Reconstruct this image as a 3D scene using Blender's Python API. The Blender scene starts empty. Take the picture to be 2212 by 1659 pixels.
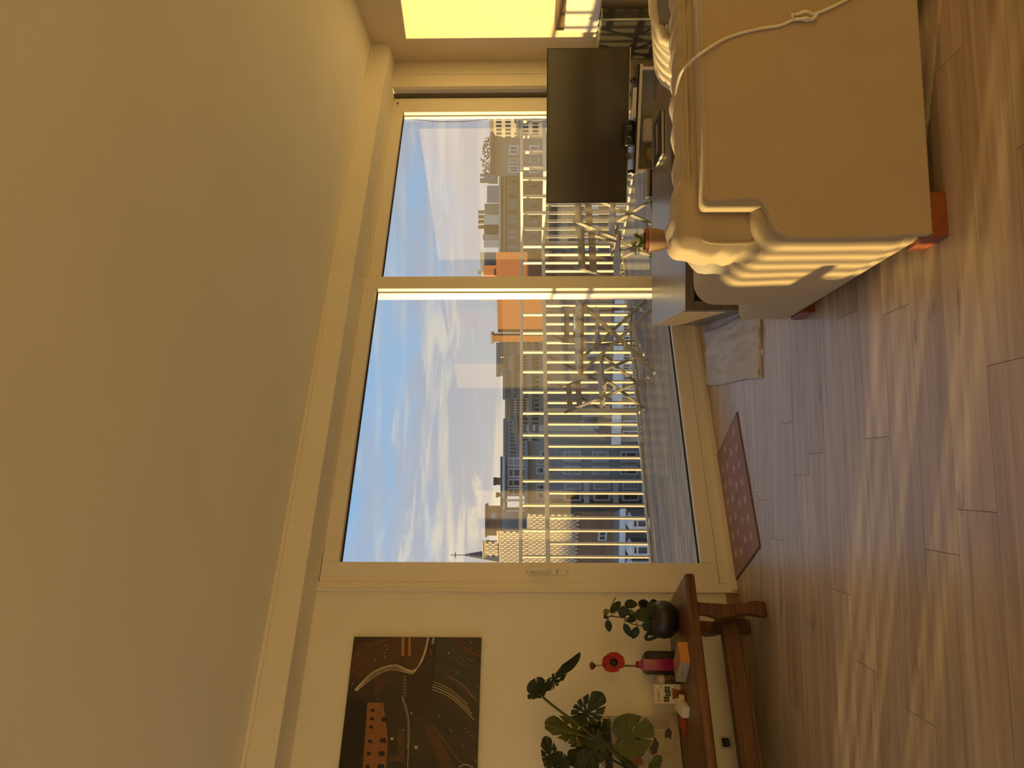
import bpy, bmesh, math, random
from mathutils import Vector, Matrix, noise
random.seed(7)
S = bpy.context.scene
COL = S.collection

# ------------------------------------------------------------------ camera
F = 1650.0            # focal length in pixels of the 2212 x 1659 frame
H = 1.22              # lens height above the floor
PITCH = math.atan((1138.0 - 1106.0) / F)
FW = Vector((0, math.cos(PITCH), math.sin(PITCH)))
UP = Vector((0, -math.sin(PITCH), math.cos(PITCH)))
RT = Vector((1, 0, 0))
CAM = Vector((0, 0, H))
cd = bpy.data.cameras.new('camera')
cam = bpy.data.objects.new('camera', cd)
COL.objects.link(cam)
cd.sensor_fit = 'HORIZONTAL'
cd.sensor_width = 36.0
cd.lens = F / 2212.0 * 36.0
cd.clip_start = 0.02
cd.clip_end = 2000
# the phone was held sideways: picture right is down in the room, picture top is right
mx, my, mz = -UP, RT, -FW
cam.matrix_world = Matrix(((mx.x, my.x, mz.x, CAM.x), (mx.y, my.y, mz.y, CAM.y), (mx.z, my.z, mz.z, CAM.z), (0, 0, 0, 1)))
S.camera = cam

# ------------------------------------------------------------------ colour management
S.view_settings.view_transform = 'Standard'
S.view_settings.look = 'None'
S.view_settings.gamma = 1.0
S.view_settings.use_curve_mapping = False
S.view_settings.exposure = 0.68

S.cycles.max_bounces = 12
S.cycles.diffuse_bounces = 7

# ------------------------------------------------------------------ sun
SUN_AZ = math.radians(12.5)     # from the left, a little beyond the picture plane
SUN_EL = math.radians(3.6)
SUNV = Vector((-math.cos(SUN_AZ) * math.cos(SUN_EL), math.sin(SUN_AZ) * math.cos(SUN_EL), math.sin(SUN_EL)))
sl = bpy.data.lights.new('sun', 'SUN')
sl.energy = 5.3
sl.angle = math.radians(0.5)
sl.color = (1.0, 0.70, 0.255)
sun = bpy.data.objects.new('sun', sl)
COL.objects.link(sun)
sun.location = SUNV * 30
sun.rotation_euler = SUNV.to_track_quat('Z', 'Y').to_euler()

# ------------------------------------------------------------------ sky
def make_world():
    w = bpy.data.worlds.new('evening_sky')
    S.world = w
    w.use_nodes = True
    w.cycles.sampling_method = 'MANUAL'
    w.cycles.sample_map_resolution = 256
    nt = w.node_tree
    nt.nodes.clear()
    N = nt.nodes.new
    L = nt.links.new
    out = N('ShaderNodeOutputWorld')
    bg = N('ShaderNodeBackground')
    L(bg.outputs[0], out.inputs[0])
    tc = N('ShaderNodeTexCoord')
    sep = N('ShaderNodeSeparateXYZ')
    L(tc.outputs['Generated'], sep.inputs[0])
    def ramp(inp, stops, interp='EASE'):
        r = N('ShaderNodeValToRGB')
        r.color_ramp.interpolation = interp
        e = r.color_ramp.elements
        while len(e) > 2:
            e.remove(e[-1])
        for i, (p, c) in enumerate(stops):
            if i < 2:
                e[i].position = p
                e[i].color = (*c, 1)
            else:
                k = e.new(p)
                k.color = (*c, 1)
        L(inp, r.inputs[0])
        return r
    def math_(op, a, b=None, clamp=False):
        m = N('ShaderNodeMath')
        m.operation = op
        m.use_clamp = clamp
        for i, v in enumerate((a, b)):
            if v is None:
                continue
            if isinstance(v, (int, float)):
                m.inputs[i].default_value = v
            else:
                L(v, m.inputs[i])
        return m.outputs[0]
    def mix(f, a, b):
        m = N('ShaderNodeMix')
        m.data_type = 'RGBA'
        L(f, m.inputs[0])
        for i, v in ((6, a), (7, b)):
            if isinstance(v, tuple):
                m.inputs[i].default_value = (*v, 1)
            else:
                L(v, m.inputs[i])
        return m.outputs[2]
    base = ramp(sep.outputs[2], [(0.0, (.40, .40, .45)), (.06, (.43, .46, .53)), (.14, (.32, .49, .72)), (.26, (.23, .47, .80)), (1.0, (.16, .34, .66))])
    # nearness to the sun warms the clouds
    dot = N('ShaderNodeVectorMath')
    dot.operation = 'DOT_PRODUCT'
    L(tc.outputs['Generated'], dot.inputs[0])
    dot.inputs[1].default_value = SUNV
    near = math_('POWER', math_('MAXIMUM', math_('ADD', math_('MULTIPLY', dot.outputs['Value'], .5), .5), 0.0), 3.0)
    def cloud_noise(scale, detail, rough, dist, sc, rot):
        mp = N('ShaderNodeMapping')
        mp.inputs['Scale'].default_value = sc
        mp.inputs['Rotation'].default_value = rot
        L(tc.outputs['Generated'], mp.inputs[0])
        n = N('ShaderNodeTexNoise')
        n.inputs['Scale'].default_value = scale
        n.inputs['Detail'].default_value = detail
        n.inputs['Roughness'].default_value = rough
        n.inputs['Distortion'].default_value = dist
        L(mp.outputs[0], n.inputs[0])
        return n.outputs['Fac']
    nb = cloud_noise(1.5, 5, .54, .6, (2.4, 2.4, 8.5), (0, math.radians(9), 0))
    nf = cloud_noise(3.4, 4, .62, .7, (2.0, 2.0, 11.0), (0, math.radians(-5), .4))
    ns = cloud_noise(2.6, 3, .5, 0, (1.2, 1.2, 16.0), (0, math.radians(14), 0))
    cover = ramp(nb, [(.40, (0, 0, 0)), (.58, (1, 1, 1))])
    wisp = ramp(nf, [(.52, (0, 0, 0)), (.70, (1, 1, 1))])
    streak = ramp(ns, [(.50, (0, 0, 0)), (.68, (1, 1, 1))])
    lowband = ramp(sep.outputs[2], [(.0, (.55, .55, .55)), (.05, (.95, .95, .95)), (.13, (.75, .75, .75)), (.22, (.45, .45, .45)), (.5, (.35, .35, .35))])
    cf = math_('MULTIPLY', cover.outputs[0], lowband.outputs[0], True)
    grey = mix(near, (.40, .42, .50), (.54, .50, .48))
    pale = mix(near, (.62, .58, .55), (1.10, .90, .56))
    body = mix(wisp.outputs[0], grey, pale)
    col = mix(cf, base.outputs[0], body)
    sf_ = math_('MULTIPLY', math_('MULTIPLY', streak.outputs[0], lowband.outputs[0]), math_('ADD', math_('MULTIPLY', near, 2.0), .25), True)
    col = mix(sf_, col, mix(near, (.66, .62, .58), (1.15, .92, .52)))
    # warm haze hanging low around the sun
    hz = math_('MULTIPLY', ramp(sep.outputs[2], [(0.0, (1, 1, 1)), (.15, (0, 0, 0))]).outputs[0], math_('MULTIPLY', near, .75), True)
    col = mix(hz, col, (.95, .74, .44))
    L(col, bg.inputs[0])
    bg.inputs[1].default_value = 0.77
make_world()

# ------------------------------------------------------------------ reference frames
TH = math.radians(32.5)                       # the glazed wall runs away to the right
WA = Vector((-1.202, 4.473, 0))               # its foot at the left edge of the sliding door
DW = Vector((math.cos(TH), math.sin(TH), 0))
NW = Vector((-math.sin(TH), math.cos(TH), 0))  # outwards
TR = math.radians(6.9)                        # the rest of the room
RX = Vector((math.cos(TR), math.sin(TR), 0))
RY = Vector((-math.sin(TR), math.cos(TR), 0))
CEIL = 2.62
def ray(x, y):
    return FW + RT * ((1659 - y - 829.5) / F) + UP * ((1106 - x) / F)
def onz(x, y, z=0.0):
    d = ray(x, y)
    return CAM + d * ((z - H) / d.z)
def aty(x, y, Y):
    d = ray(x, y)
    return CAM + d * (Y / d.y)
def wl(t, d, z=0.0):
    return WA + DW * t + NW * d + Vector((0, 0, z))
def rm(a, b, z=0.0):
    return RX * a + RY * b + Vector((0, 0, z))
def onwall(x, y, d=0.0):
    r = ray(x, y)
    P = CAM + r * ((WA + NW * d - CAM).dot(NW) / r.dot(NW))
    return (P - WA).dot(DW), P.z, P

# ------------------------------------------------------------------ materials
MATS = {}
def pm(name, c1, c2=None, scale=6.0, rough=.6, bump=0.0, stretch=(1, 1, 1), metal=0.0, detail=3, lo=.35, hi=.65, spec=.5, rand=0.0, bscale=None, coat=0.0, sheen=0.0, trans=0.0):
    if name in MATS:
        return MATS[name]
    m = bpy.data.materials.new(name)
    m.use_nodes = True
    nt = m.node_tree
    N, L = nt.nodes.new, nt.links.new
    b = nt.nodes['Principled BSDF']
    b.inputs['Roughness'].default_value = rough
    b.inputs['Metallic'].default_value = metal
    b.inputs['Specular IOR Level'].default_value = spec
    b.inputs['Coat Weight'].default_value = coat
    b.inputs['Sheen Weight'].default_value = sheen
    if c2 is None:
        c2 = tuple(v * .88 for v in c1)
    tc = N('ShaderNodeTexCoord')
    mp = N('ShaderNodeMapping')
    mp.inputs['Scale'].default_value = stretch
    L(tc.outputs['Object'], mp.inputs[0])
    n = N('ShaderNodeTexNoise')
    n.inputs['Scale'].default_value = scale
    n.inputs['Detail'].default_value = detail
    if rand:
        oi = N('ShaderNodeObjectInfo')
        ad = N('ShaderNodeVectorMath')
        ad.operation = 'ADD'
        ml = N('ShaderNodeVectorMath')
        ml.operation = 'SCALE'
        ml.inputs[0].default_value = (31, 17, 23)
        L(oi.outputs['Random'], ml.inputs['Scale'])
        L(mp.outputs[0], ad.inputs[0])
        L(ml.outputs[0], ad.inputs[1])
        L(ad.outputs[0], n.inputs[0])
    else:
        L(mp.outputs[0], n.inputs[0])
    r = N('ShaderNodeValToRGB')
    r.color_ramp.elements[0].position = lo
    r.color_ramp.elements[1].position = hi
    r.color_ramp.elements[0].color = (*c1, 1)
    r.color_ramp.elements[1].color = (*c2, 1)
    L(n.outputs['Fac'], r.inputs[0])
    col = r.outputs[0]
    if rand:
        hs = N('ShaderNodeHueSaturation')
        mr = N('ShaderNodeMapRange')
        mr.inputs[3].default_value = 1 - rand
        mr.inputs[4].default_value = 1 + rand
        L(oi.outputs['Random'], mr.inputs[0])
        L(mr.outputs[0], hs.inputs['Value'])
        L(col, hs.inputs['Color'])
        col = hs.outputs[0]
    L(col, b.inputs['Base Color'])
    if bump:
        n3 = N('ShaderNodeTexNoise')
        n3.inputs['Scale'].default_value = bscale or scale * 4
        n3.inputs['Detail'].default_value = 4
        L(mp.outputs[0], n3.inputs[0])
        bp = N('ShaderNodeBump')
        bp.inputs['Strength'].default_value = bump
        bp.inputs['Distance'].default_value = .01
        L(n3.outputs['Fac'], bp.inputs['Height'])
        L(bp.outputs[0], b.inputs['Normal'])
    if trans:
        b.inputs['Subsurface Weight'].default_value = trans
        b.inputs['Subsurface Radius'].default_value = (.01, .02, .005)
    MATS[name] = m
    return m
def fabric(name, c1, c2, weave=420.0, bump=.25, sheen=.25):
    m = pm(name, c1, c2, scale=3.0, rough=.9, sheen=sheen, spec=.2)
    nt = m.node_tree
    N, L = nt.nodes.new, nt.links.new
    b = nt.nodes['Principled BSDF']
    tc = N('ShaderNodeTexCoord')
    n = N('ShaderNodeTexNoise')
    n.inputs['Scale'].default_value = weave
    n.inputs['Detail'].default_value = 2
    L(tc.outputs['Object'], n.inputs[0])
    bp = N('ShaderNodeBump')
    bp.inputs['Strength'].default_value = bump
    bp.inputs['Distance'].default_value = .002
    L(n.outputs['Fac'], bp.inputs['Height'])
    L(bp.outputs[0], b.inputs['Normal'])
    return m
def glass_mat(name='window_glass', k=3.2, tint=(.90, .90, .87)):
    if name in MATS:
        return MATS[name]
    m = bpy.data.materials.new(name)
    m.use_nodes = True
    nt = m.node_tree
    nt.nodes.clear()
    N, L = nt.nodes.new, nt.links.new
    o = N('ShaderNodeOutputMaterial')
    mx = N('ShaderNodeMixShader')
    t = N('ShaderNodeBsdfTransparent')
    t.inputs[0].default_value = (*tint, 1)
    g = N('ShaderNodeBsdfGlossy')
    g.inputs['Roughness'].default_value = 0.0
    fr = N('ShaderNodeFresnel')
    fr.inputs[0].default_value = 1.5
    ml = N('ShaderNodeMath')
    ml.operation = 'MULTIPLY'
    ml.use_clamp = True
    ml.inputs[1].default_value = k
    L(fr.outputs[0], ml.inputs[0])
    L(ml.outputs[0], mx.inputs[0])
    L(t.outputs[0], mx.inputs[1])
    L(g.outputs[0], mx.inputs[2])
    L(mx.outputs[0], o.inputs[0])
    MATS[name] = m
    return m

def wood_floor_mat():
    m = bpy.data.materials.new('oak_laminate')
    m.use_nodes = True
    nt = m.node_tree
    N, L = nt.nodes.new, nt.links.new
    b = nt.nodes['Principled BSDF']
    b.inputs['Roughness'].default_value = .34
    b.inputs['Specular IOR Level'].default_value = .5
    tc = N('ShaderNodeTexCoord')
    oi = N('ShaderNodeObjectInfo')
    ml = N('ShaderNodeVectorMath')
    ml.operation = 'SCALE'
    ml.inputs[0].default_value = (41, 13, 7)
    L(oi.outputs['Random'], ml.inputs['Scale'])
    ad = N('ShaderNodeVectorMath')
    ad.operation = 'ADD'
    L(tc.outputs['Object'], ad.inputs[0])
    L(ml.outputs[0], ad.inputs[1])
    def noise_(sc, scale, detail=6, dist=0.0):
        mp = N('ShaderNodeMapping')
        mp.inputs['Scale'].default_value = sc
        L(ad.outputs[0], mp.inputs[0])
        n = N('ShaderNodeTexNoise')
        n.inputs['Scale'].default_value = scale
        n.inputs['Detail'].default_value = detail
        n.inputs['Distortion'].default_value = dist
        L(mp.outputs[0], n.inputs[0])
        return n
    n1 = noise_((.9, 14, 1), 1.6, 6, .8)
    n2 = noise_((2.0, 60, 1), 2.0, 4)
    n3 = noise_((1.6, 7, 1), 1.2, 3, 1.5)
    r = N('ShaderNodeValToRGB')
    e = r.color_ramp.elements
    e[0].position = .30
    e[0].color = (.36, .265, .19, 1)
    e[1].position = .72
    e[1].color = (.57, .46, .35, 1)
    k = e.new(.5)
    k.color = (.455, .35, .255, 1)
    L(n1.outputs['Fac'], r.inputs[0])
    def mixc(kind, fac, a, c):
        mm = N('ShaderNodeMix')
        mm.data_type = 'RGBA'
        mm.blend_type = kind
        if isinstance(fac, float):
            mm.inputs[0].default_value = fac
        else:
            L(fac, mm.inputs[0])
        L(a, mm.inputs[6])
        if isinstance(c, tuple):
            mm.inputs[7].default_value = (*c, 1)
        else:
            L(c, mm.inputs[7])
        return mm.outputs[2]
    r2 = N('ShaderNodeValToRGB')
    r2.color_ramp.elements[0].position = .35
    r2.color_ramp.elements[0].color = (.72, .72, .72, 1)
    r2.color_ramp.elements[1].position = .62
    r2.color_ramp.elements[1].color = (1.06, 1.06, 1.06, 1)
    L(n2.outputs['Fac'], r2.inputs[0])
    c = mixc('MULTIPLY', .32, r.outputs[0], r2.outputs[0])
    r3 = N('ShaderNodeValToRGB')
    r3.color_ramp.elements[0].position = .27
    r3.color_ramp.elements[0].color = (1, 1, 1, 1)
    r3.color_ramp.elements[1].position = .34
    r3.color_ramp.elements[1].color = (0, 0, 0, 1)
    L(n3.outputs['Fac'], r3.inputs[0])
    kn = N('ShaderNodeMath')
    kn.operation = 'MULTIPLY'
    kn.inputs[1].default_value = .6
    L(r3.outputs[0], kn.inputs[0])
    c = mixc('MIX', kn.outputs[0], c, (.15, .10, .07))
    hs = N('ShaderNodeHueSaturation')
    mr = N('ShaderNodeMapRange')
    mr.inputs[3].default_value = .88
    mr.inputs[4].default_value = 1.12
    L(oi.outputs['Random'], mr.inputs[0])
    L(mr.outputs[0], hs.inputs['Value'])
    L(c, hs.inputs['Color'])
    L(hs.outputs[0], b.inputs['Base Color'])
    bp = N('ShaderNodeBump')
    bp.inputs['Strength'].default_value = .08
    bp.inputs['Distance'].default_value = .002
    L(n2.outputs['Fac'], bp.inputs['Height'])
    L(bp.outputs[0], b.inputs['Normal'])
    MATS['oak_laminate'] = m
    return m

M_wall = pm('painted_wall', (.87, .83, .71), (.84, .80, .68), scale=2.5, rough=.75, detail=1)
M_ceil = pm('painted_ceiling', (.90, .88, .77), (.87, .85, .74), scale=1.5, rough=.8, detail=1)
M_white = pm('white_lacquer', (.84, .80, .71), (.81, .77, .68), scale=3, rough=.38)
M_upvc = pm('window_frame_plastic', (.84, .79, .69), (.82, .77, .67), scale=3, rough=.35)
M_floor = wood_floor_mat()
M_glass = glass_mat()
M_clear = glass_mat('single_glazing', 1.3, (.98, .98, .97))
M_gasket = pm('black_rubber', (.02, .02, .022), scale=30, rough=.7)
M_alu = pm('painted_rail', (.50, .44, .34), (.46, .405, .31), scale=9, rough=.38, metal=.0)
M_deck = pm('weathered_decking', (.32, .25, .18), (.17, .13, .095), scale=3, rough=.75, spec=.3, stretch=(1.0, 26, 1), bump=.5, bscale=7, rand=.15)
M_base = pm('brown_skirting', (.30, .19, .10), (.24, .15, .08), scale=4, rough=.45, stretch=(2, 20, 20))
M_black = pm('black_plastic', (.018, .017, .016), (.012, .012, .011), scale=8, rough=.32)
M_gloss = pm('black_screen', (.055, .044, .030), (.048, .038, .026), scale=2, rough=.18, spec=.9)
M_steel = pm('brushed_steel', (.55, .53, .48), (.45, .43, .39), scale=12, rough=.3, metal=1.0)
M_bench = pm('stained_oak', (.165, .064, .021), (.080, .029, .009), scale=3, rough=.33, stretch=(1.2, 16, 16), bump=.15, detail=8)
M_sofa = fabric('beige_fabric', (.45, .36, .24), (.415, .33, .22))
M_terra = pm('terracotta', (.55, .24, .11), (.46, .19, .08), scale=9, rough=.7, bump=.08)
M_tablewood = pm('grey_oak_foil', (.215, .165, .12), (.12, .09, .065), scale=2.5, rough=.30, stretch=(1.2, 22, 22), detail=7)

# ------------------------------------------------------------------ mesh helpers
class MB:
    def __init__(self):
        self.v, self.f = [], []
    def add(self, vs, fs):
        o = len(self.v)
        self.v += [tuple(p) for p in vs]
        self.f += [tuple(i + o for i in q) for q in fs]
        return self
    def box(self, x0, x1, y0, y1, z0, z1, M=None):
        vs = [Vector((x, y, z)) for z in (z0, z1) for y in (y0, y1) for x in (x0, x1)]
        if M is not None:
            vs = [M @ p for p in vs]
        return self.add(vs, [(0, 2, 3, 1), (4, 5, 7, 6), (0, 1, 5, 4), (2, 6, 7, 3), (0, 4, 6, 2), (1, 3, 7, 5)])
    def prism(self, poly, lo, hi, axis='z', M=None):
        n = len(poly)
        def P(a, b, h):
            return Vector((a, b, h)) if axis == 'z' else (Vector((a, h, b)) if axis == 'y' else Vector((h, a, b)))
        vs = [P(a, b, lo) for a, b in poly] + [P(a, b, hi) for a, b in poly]
        if M is not None:
            vs = [M @ p for p in vs]
        fs = [tuple(range(n - 1, -1, -1)), tuple(range(n, 2 * n))] + [(i, (i + 1) % n, n + (i + 1) % n, n + i) for i in range(n)]
        return self.add(vs, fs)
    def tube(self, pts, r, n=8, cap=True, flat=None):
        pts = [Vector(p) for p in pts]
        rs = r if isinstance(r, (list, tuple)) else [r] * len(pts)
        rings, up = [], None
        for i, p in enumerate(pts):
            d = (pts[min(i + 1, len(pts) - 1)] - pts[max(i - 1, 0)])
            if d.length < 1e-9:
                d = Vector((0, 0, 1))
            d.normalize()
            if up is None:
                up = d.orthogonal().normalized()
            a = (up - d * up.dot(d))
            a = a.normalized() if a.length > 1e-6 else d.orthogonal().normalized()
            up = a
            b = d.cross(a)
            rings.append([p + (a * math.cos(2 * math.pi * k / n) + b * math.sin(2 * math.pi * k / n)) * rs[i] for k in range(n)])
        vs = [q for rg in rings for q in rg]
        fs = []
        for i in range(len(pts) - 1):
            for k in range(n):
                fs.append((i * n + k, i * n + (k + 1) % n, (i + 1) * n + (k + 1) % n, (i + 1) * n + k))
        if cap:
            fs.append(tuple(range(n - 1, -1, -1)))
            fs.append(tuple((len(pts) - 1) * n + k for k in range(n)))
        return self.add(vs, fs)
    def bar(self, a, b, w, h, side=None):
        a, b = Vector(a), Vector(b)
        d = (b - a).normalized()
        s = Vector(side) if side is not None else d.orthogonal()
        s = (s - d * s.dot(d)).normalized()
        u = d.cross(s)
        vs = [p + s * (i * w / 2) + u * (j * h / 2) for p in (a, b) for i, j in ((-1, -1), (1, -1), (1, 1), (-1, 1))]
        return self.add(vs, [(3, 2, 1, 0), (4, 5, 6, 7)] + [(k, (k + 1) % 4, 4 + (k + 1) % 4, 4 + k) for k in range(4)])
    def lathe(self, prof, n=24, c=(0, 0, 0), cap=True):
        vs = [Vector((r * math.cos(2 * math.pi * k / n) + c[0], r * math.sin(2 * math.pi * k / n) + c[1], z + c[2])) for r, z in prof for k in range(n)]
        fs = [(i * n + k, i * n + (k + 1) % n, (i + 1) * n + (k + 1) % n, (i + 1) * n + k) for i in range(len(prof) - 1) for k in range(n)]
        if cap:
            fs += [tuple(range(n - 1, -1, -1)), tuple((len(prof) - 1) * n + k for k in range(n))]
        return self.add(vs, fs)
    def quad(self, a, b, c, d):
        return self.add([a, b, c, d], [(0, 1, 2, 3)])
    def mesh(self, name, mat, smooth=False):
        me = bpy.data.meshes.new(name)
        me.from_pydata([tuple(p) for p in self.v], [], self.f)
        me.materials.append(mat)
        if smooth:
            for p in me.polygons:
                p.use_smooth = True
        me.update()
        return me
    def build(self, name, mat, parent=None, bevel=0.0, seg=2, smooth=False, sub=0, loc=None, rz=0.0):
        me = self.mesh(name, mat, smooth)
        bm = bmesh.new()
        bm.from_mesh(me)
        bmesh.ops.recalc_face_normals(bm, faces=bm.faces)
        if bevel:
            bmesh.ops.bevel(bm, geom=[e for e in bm.edges if len(e.link_faces) == 2 and e.calc_face_angle(0) > .35], offset=bevel, segments=seg, profile=.5, affect='EDGES', clamp_overlap=True)
            if smooth:
                for f in bm.faces:
                    f.smooth = True
        bm.to_mesh(me)
        bm.free()
        o = bpy.data.objects.new(name, me)
        COL.objects.link(o)
        o.parent = parent
        if loc is not None:
            o.location = loc
        if rz:
            o.rotation_euler.z = rz
        if sub:
            s = o.modifiers.new('sub', 'SUBSURF')
            s.levels = s.render_levels = sub
        return o
def box(name, mat, x0, x1, y0, y1, z0, z1, parent=None, bevel=0.0, **k):
    return MB().box(x0, x1, y0, y1, z0, z1).build(name, mat, parent, bevel, **k)
def tag(o, label=None, cat=None, group=None, kind=None):
    if label:
        o['label'] = label
    if cat:
        o['category'] = cat
    if group:
        o['group'] = group
    if kind:
        o['kind'] = kind
    return o
def thing(name, label, cat, loc=(0, 0, 0), rz=0.0, group=None, kind=None):
    o = bpy.data.objects.new(name, None)
    o.empty_display_size = .05
    COL.objects.link(o)
    o.location = loc
    o.rotation_euler.z = rz
    return tag(o, label, cat, group, kind)
def copy_tree(o, parent=None):
    c = o.copy()
    COL.objects.link(c)
    c.parent = parent
    for ch in list(o.children):
        copy_tree(ch, c)
    return c
def rounded(name, mat, x0, x1, y0, y1, z0, z1, r, parent=None, seg=4, wrinkle=0.0, wscale=6.0, cuts=0, puff=0.0, passes=1):
    bm = bmesh.new()
    bmesh.ops.create_cube(bm, size=1.0)
    for v in bm.verts:
        v.co = Vector(((x0 + x1) / 2 + v.co.x * (x1 - x0), (y0 + y1) / 2 + v.co.y * (y1 - y0), (z0 + z1) / 2 + v.co.z * (z1 - z0)))
    bmesh.ops.bevel(bm, geom=list(bm.edges), offset=r, segments=seg, profile=.5, affect='EDGES', clamp_overlap=True)
    if cuts:
        for _ in range(passes):
            big = [e for e in bm.edges if e.calc_length() > .045]
            bmesh.ops.subdivide_edges(bm, edges=big, cuts=cuts, use_grid_fill=True)
            cuts = 3
    c = Vector(((x0 + x1) / 2, (y0 + y1) / 2, (z0 + z1) / 2))
    hs = Vector(((x1 - x0) / 2, (y1 - y0) / 2, (z1 - z0) / 2))
    for v in bm.verts:
        if puff:
            q = Vector(((v.co[i] - c[i]) / hs[i] for i in range(3)))
            for i in range(3):
                j, k = (i + 1) % 3, (i + 2) % 3
                v.co[i] += q[i] * puff * max(0, 1 - q[j] ** 2) * max(0, 1 - q[k] ** 2)
        if wrinkle:
            nn = noise.noise_vector(v.co * wscale) * wrinkle
            v.co += nn
    for f in bm.faces:
        f.smooth = True
    me = bpy.data.meshes.new(name)
    bm.to_mesh(me)
    bm.free()
    me.materials.append(mat)
    o = bpy.data.objects.new(name, me)
    COL.objects.link(o)
    o.parent = parent
    return o
def text_mesh(name, s, size, mat, parent, M, extrude=.0006):
    cu = bpy.data.curves.new(name, 'FONT')
    cu.body = s
    cu.size = size
    cu.extrude = extrude
    cu.align_x = 'CENTER'
    cu.align_y = 'CENTER'
    t = bpy.data.objects.new(name, cu)
    COL.objects.link(t)
    dg = bpy.context.evaluated_depsgraph_get()
    me = bpy.data.meshes.new_from_object(t.evaluated_get(dg))
    bpy.data.objects.remove(t)
    me.materials.clear()
    me.materials.append(mat)
    me.transform(M)
    o = bpy.data.objects.new(name, me)
    COL.objects.link(o)
    o.parent = parent
    return o
def clip(poly, n, c):
    out = []
    for i in range(len(poly)):
        a, b = poly[i], poly[(i + 1) % len(poly)]
        da, db = a[0] * n[0] + a[1] * n[1] - c, b[0] * n[0] + b[1] * n[1] - c
        if da <= 0:
            out.append(a)
        if (da < 0 < db) or (db < 0 < da):
            k = da / (da - db)
            out.append((a[0] + (b[0] - a[0]) * k, a[1] + (b[1] - a[1]) * k))
    return out

# ================================================================== THE ROOM
XR = 3.869      # right wall in room coordinates
XL = -3.80      # left wall
YB = -2.6       # back wall
def wallobj(name, mb, mat, **k):
    o = mb.build(name, mat, loc=WA, rz=TH, **k)
    return tag(o, kind='structure')
def roomobj(name, mb, mat, **k):
    o = mb.build(name, mat, rz=TR, **k)
    return tag(o, kind='structure')
# window wall: solid piers and the lintel, in wall coordinates (t along, d outwards, z)
WIN2 = (-3.25, -1.80)
mb = MB()
mb.box(WIN2[1], -.012, 0, .26, 0, CEIL)
mb.box(-.012, 4.815, 0, .26, 2.515, CEIL)
mb.prism([(4.815, 0), (5.023, 0), (5.023, .26), (4.815, .26)], 0, CEIL)
mb.box(WIN2[0], WIN2[1], 0, .26, 2.42, CEIL)
mb.box(-3.75, WIN2[0], 0, .26, 0, CEIL)
w = wallobj('wall_front', mb, M_wall)
MBr = MB().box(XR, XR + .2, YB, 6.754 + .25, 0, CEIL)
roomobj('wall_right', MBr, pm('wall_darkened_for_sun', (.76, .655, .49), (.73, .63, .47), scale=2.5, rough=.75, detail=1))  # ordinary wall paint, its colour darkened to tame the sun patch
roomobj('wall_back', MB().box(XL - .2, XR + .2, YB - .2, YB, 0, CEIL), M_wall)
ADDED_WIN = (-2.5, 2.6)
roomobj('wall_left', MB().box(XL - .2, XL, YB, ADDED_WIN[0], 0, CEIL).box(XL - .2, XL, ADDED_WIN[1], 3.05, 0, CEIL).box(XL - .2, XL, ADDED_WIN[0], ADDED_WIN[1], 2.45, CEIL).box(XL - .2, XL, ADDED_WIN[0], ADDED_WIN[1], 0, .12), M_wall)
def room_poly(dmax):
    big = [(XL - .2, YB - .2), (XR + .2, YB - .2), (XR + .2, 9.0), (XL - .2, 9.0)]
    # line (P - WA).NW <= dmax in room coordinates
    nx, ny = NW.dot(RX), NW.dot(RY)
    return clip(big, (nx, ny), WA.dot(NW) + dmax)
roomobj('ceiling', MB().prism(room_poly(.26), CEIL, CEIL + .15), M_ceil)
fl = roomobj('floor', MB().prism(room_poly(.26), -.10, -.008), M_floor)
# laminate planks, cut along the oblique glazed wall
nx, ny = NW.dot(RX), NW.dot(RY)
cmax = WA.dot(NW) + .02
PW, PL = .188, 1.29
row = 0
yy = -.6
while yy < 6.9:
    off = random.uniform(0, PL)
    xx = XL - off
    while xx < XR:
        poly = [(max(xx, XL) + .0008, yy + .0008), (min(xx + PL, XR) - .0008, yy + .0008), (min(xx + PL, XR) - .0008, yy + PW - .0008), (max(xx, XL) + .0008, yy + PW - .0008)]
        if poly[1][0] - poly[0][0] > .05:
            q = clip(poly, (nx, ny), cmax)
            if len(q) >= 3:
                MB().prism(q, -.008, 0.0).build('plank', M_floor, fl)
        xx += PL
    yy += PW
# beam boxed in above the glazing and the small cove where it meets the ceiling
mb = MB().prism([(-3.7, -.28), (4.885, -.28), (5.02, 0), (-3.7, 0)], 2.455, CEIL)
wallobj('trim_1', mb, M_wall, bevel=.004)
mb = MB().prism([(-3.7, -.296), (4.88, -.296), (4.885, -.28), (-3.7, -.28)], CEIL - .022, CEIL)
wallobj('trim_2', mb, M_wall, bevel=.004)
wallobj('baseboard_front', MB().box(WIN2[1], -.022, -.016, 0, 0, .066), M_base, bevel=.003)
roomobj('baseboard_right', MB().box(XR - .015, XR, YB, 6.72, 0, .066), M_white, bevel=.003)
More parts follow.
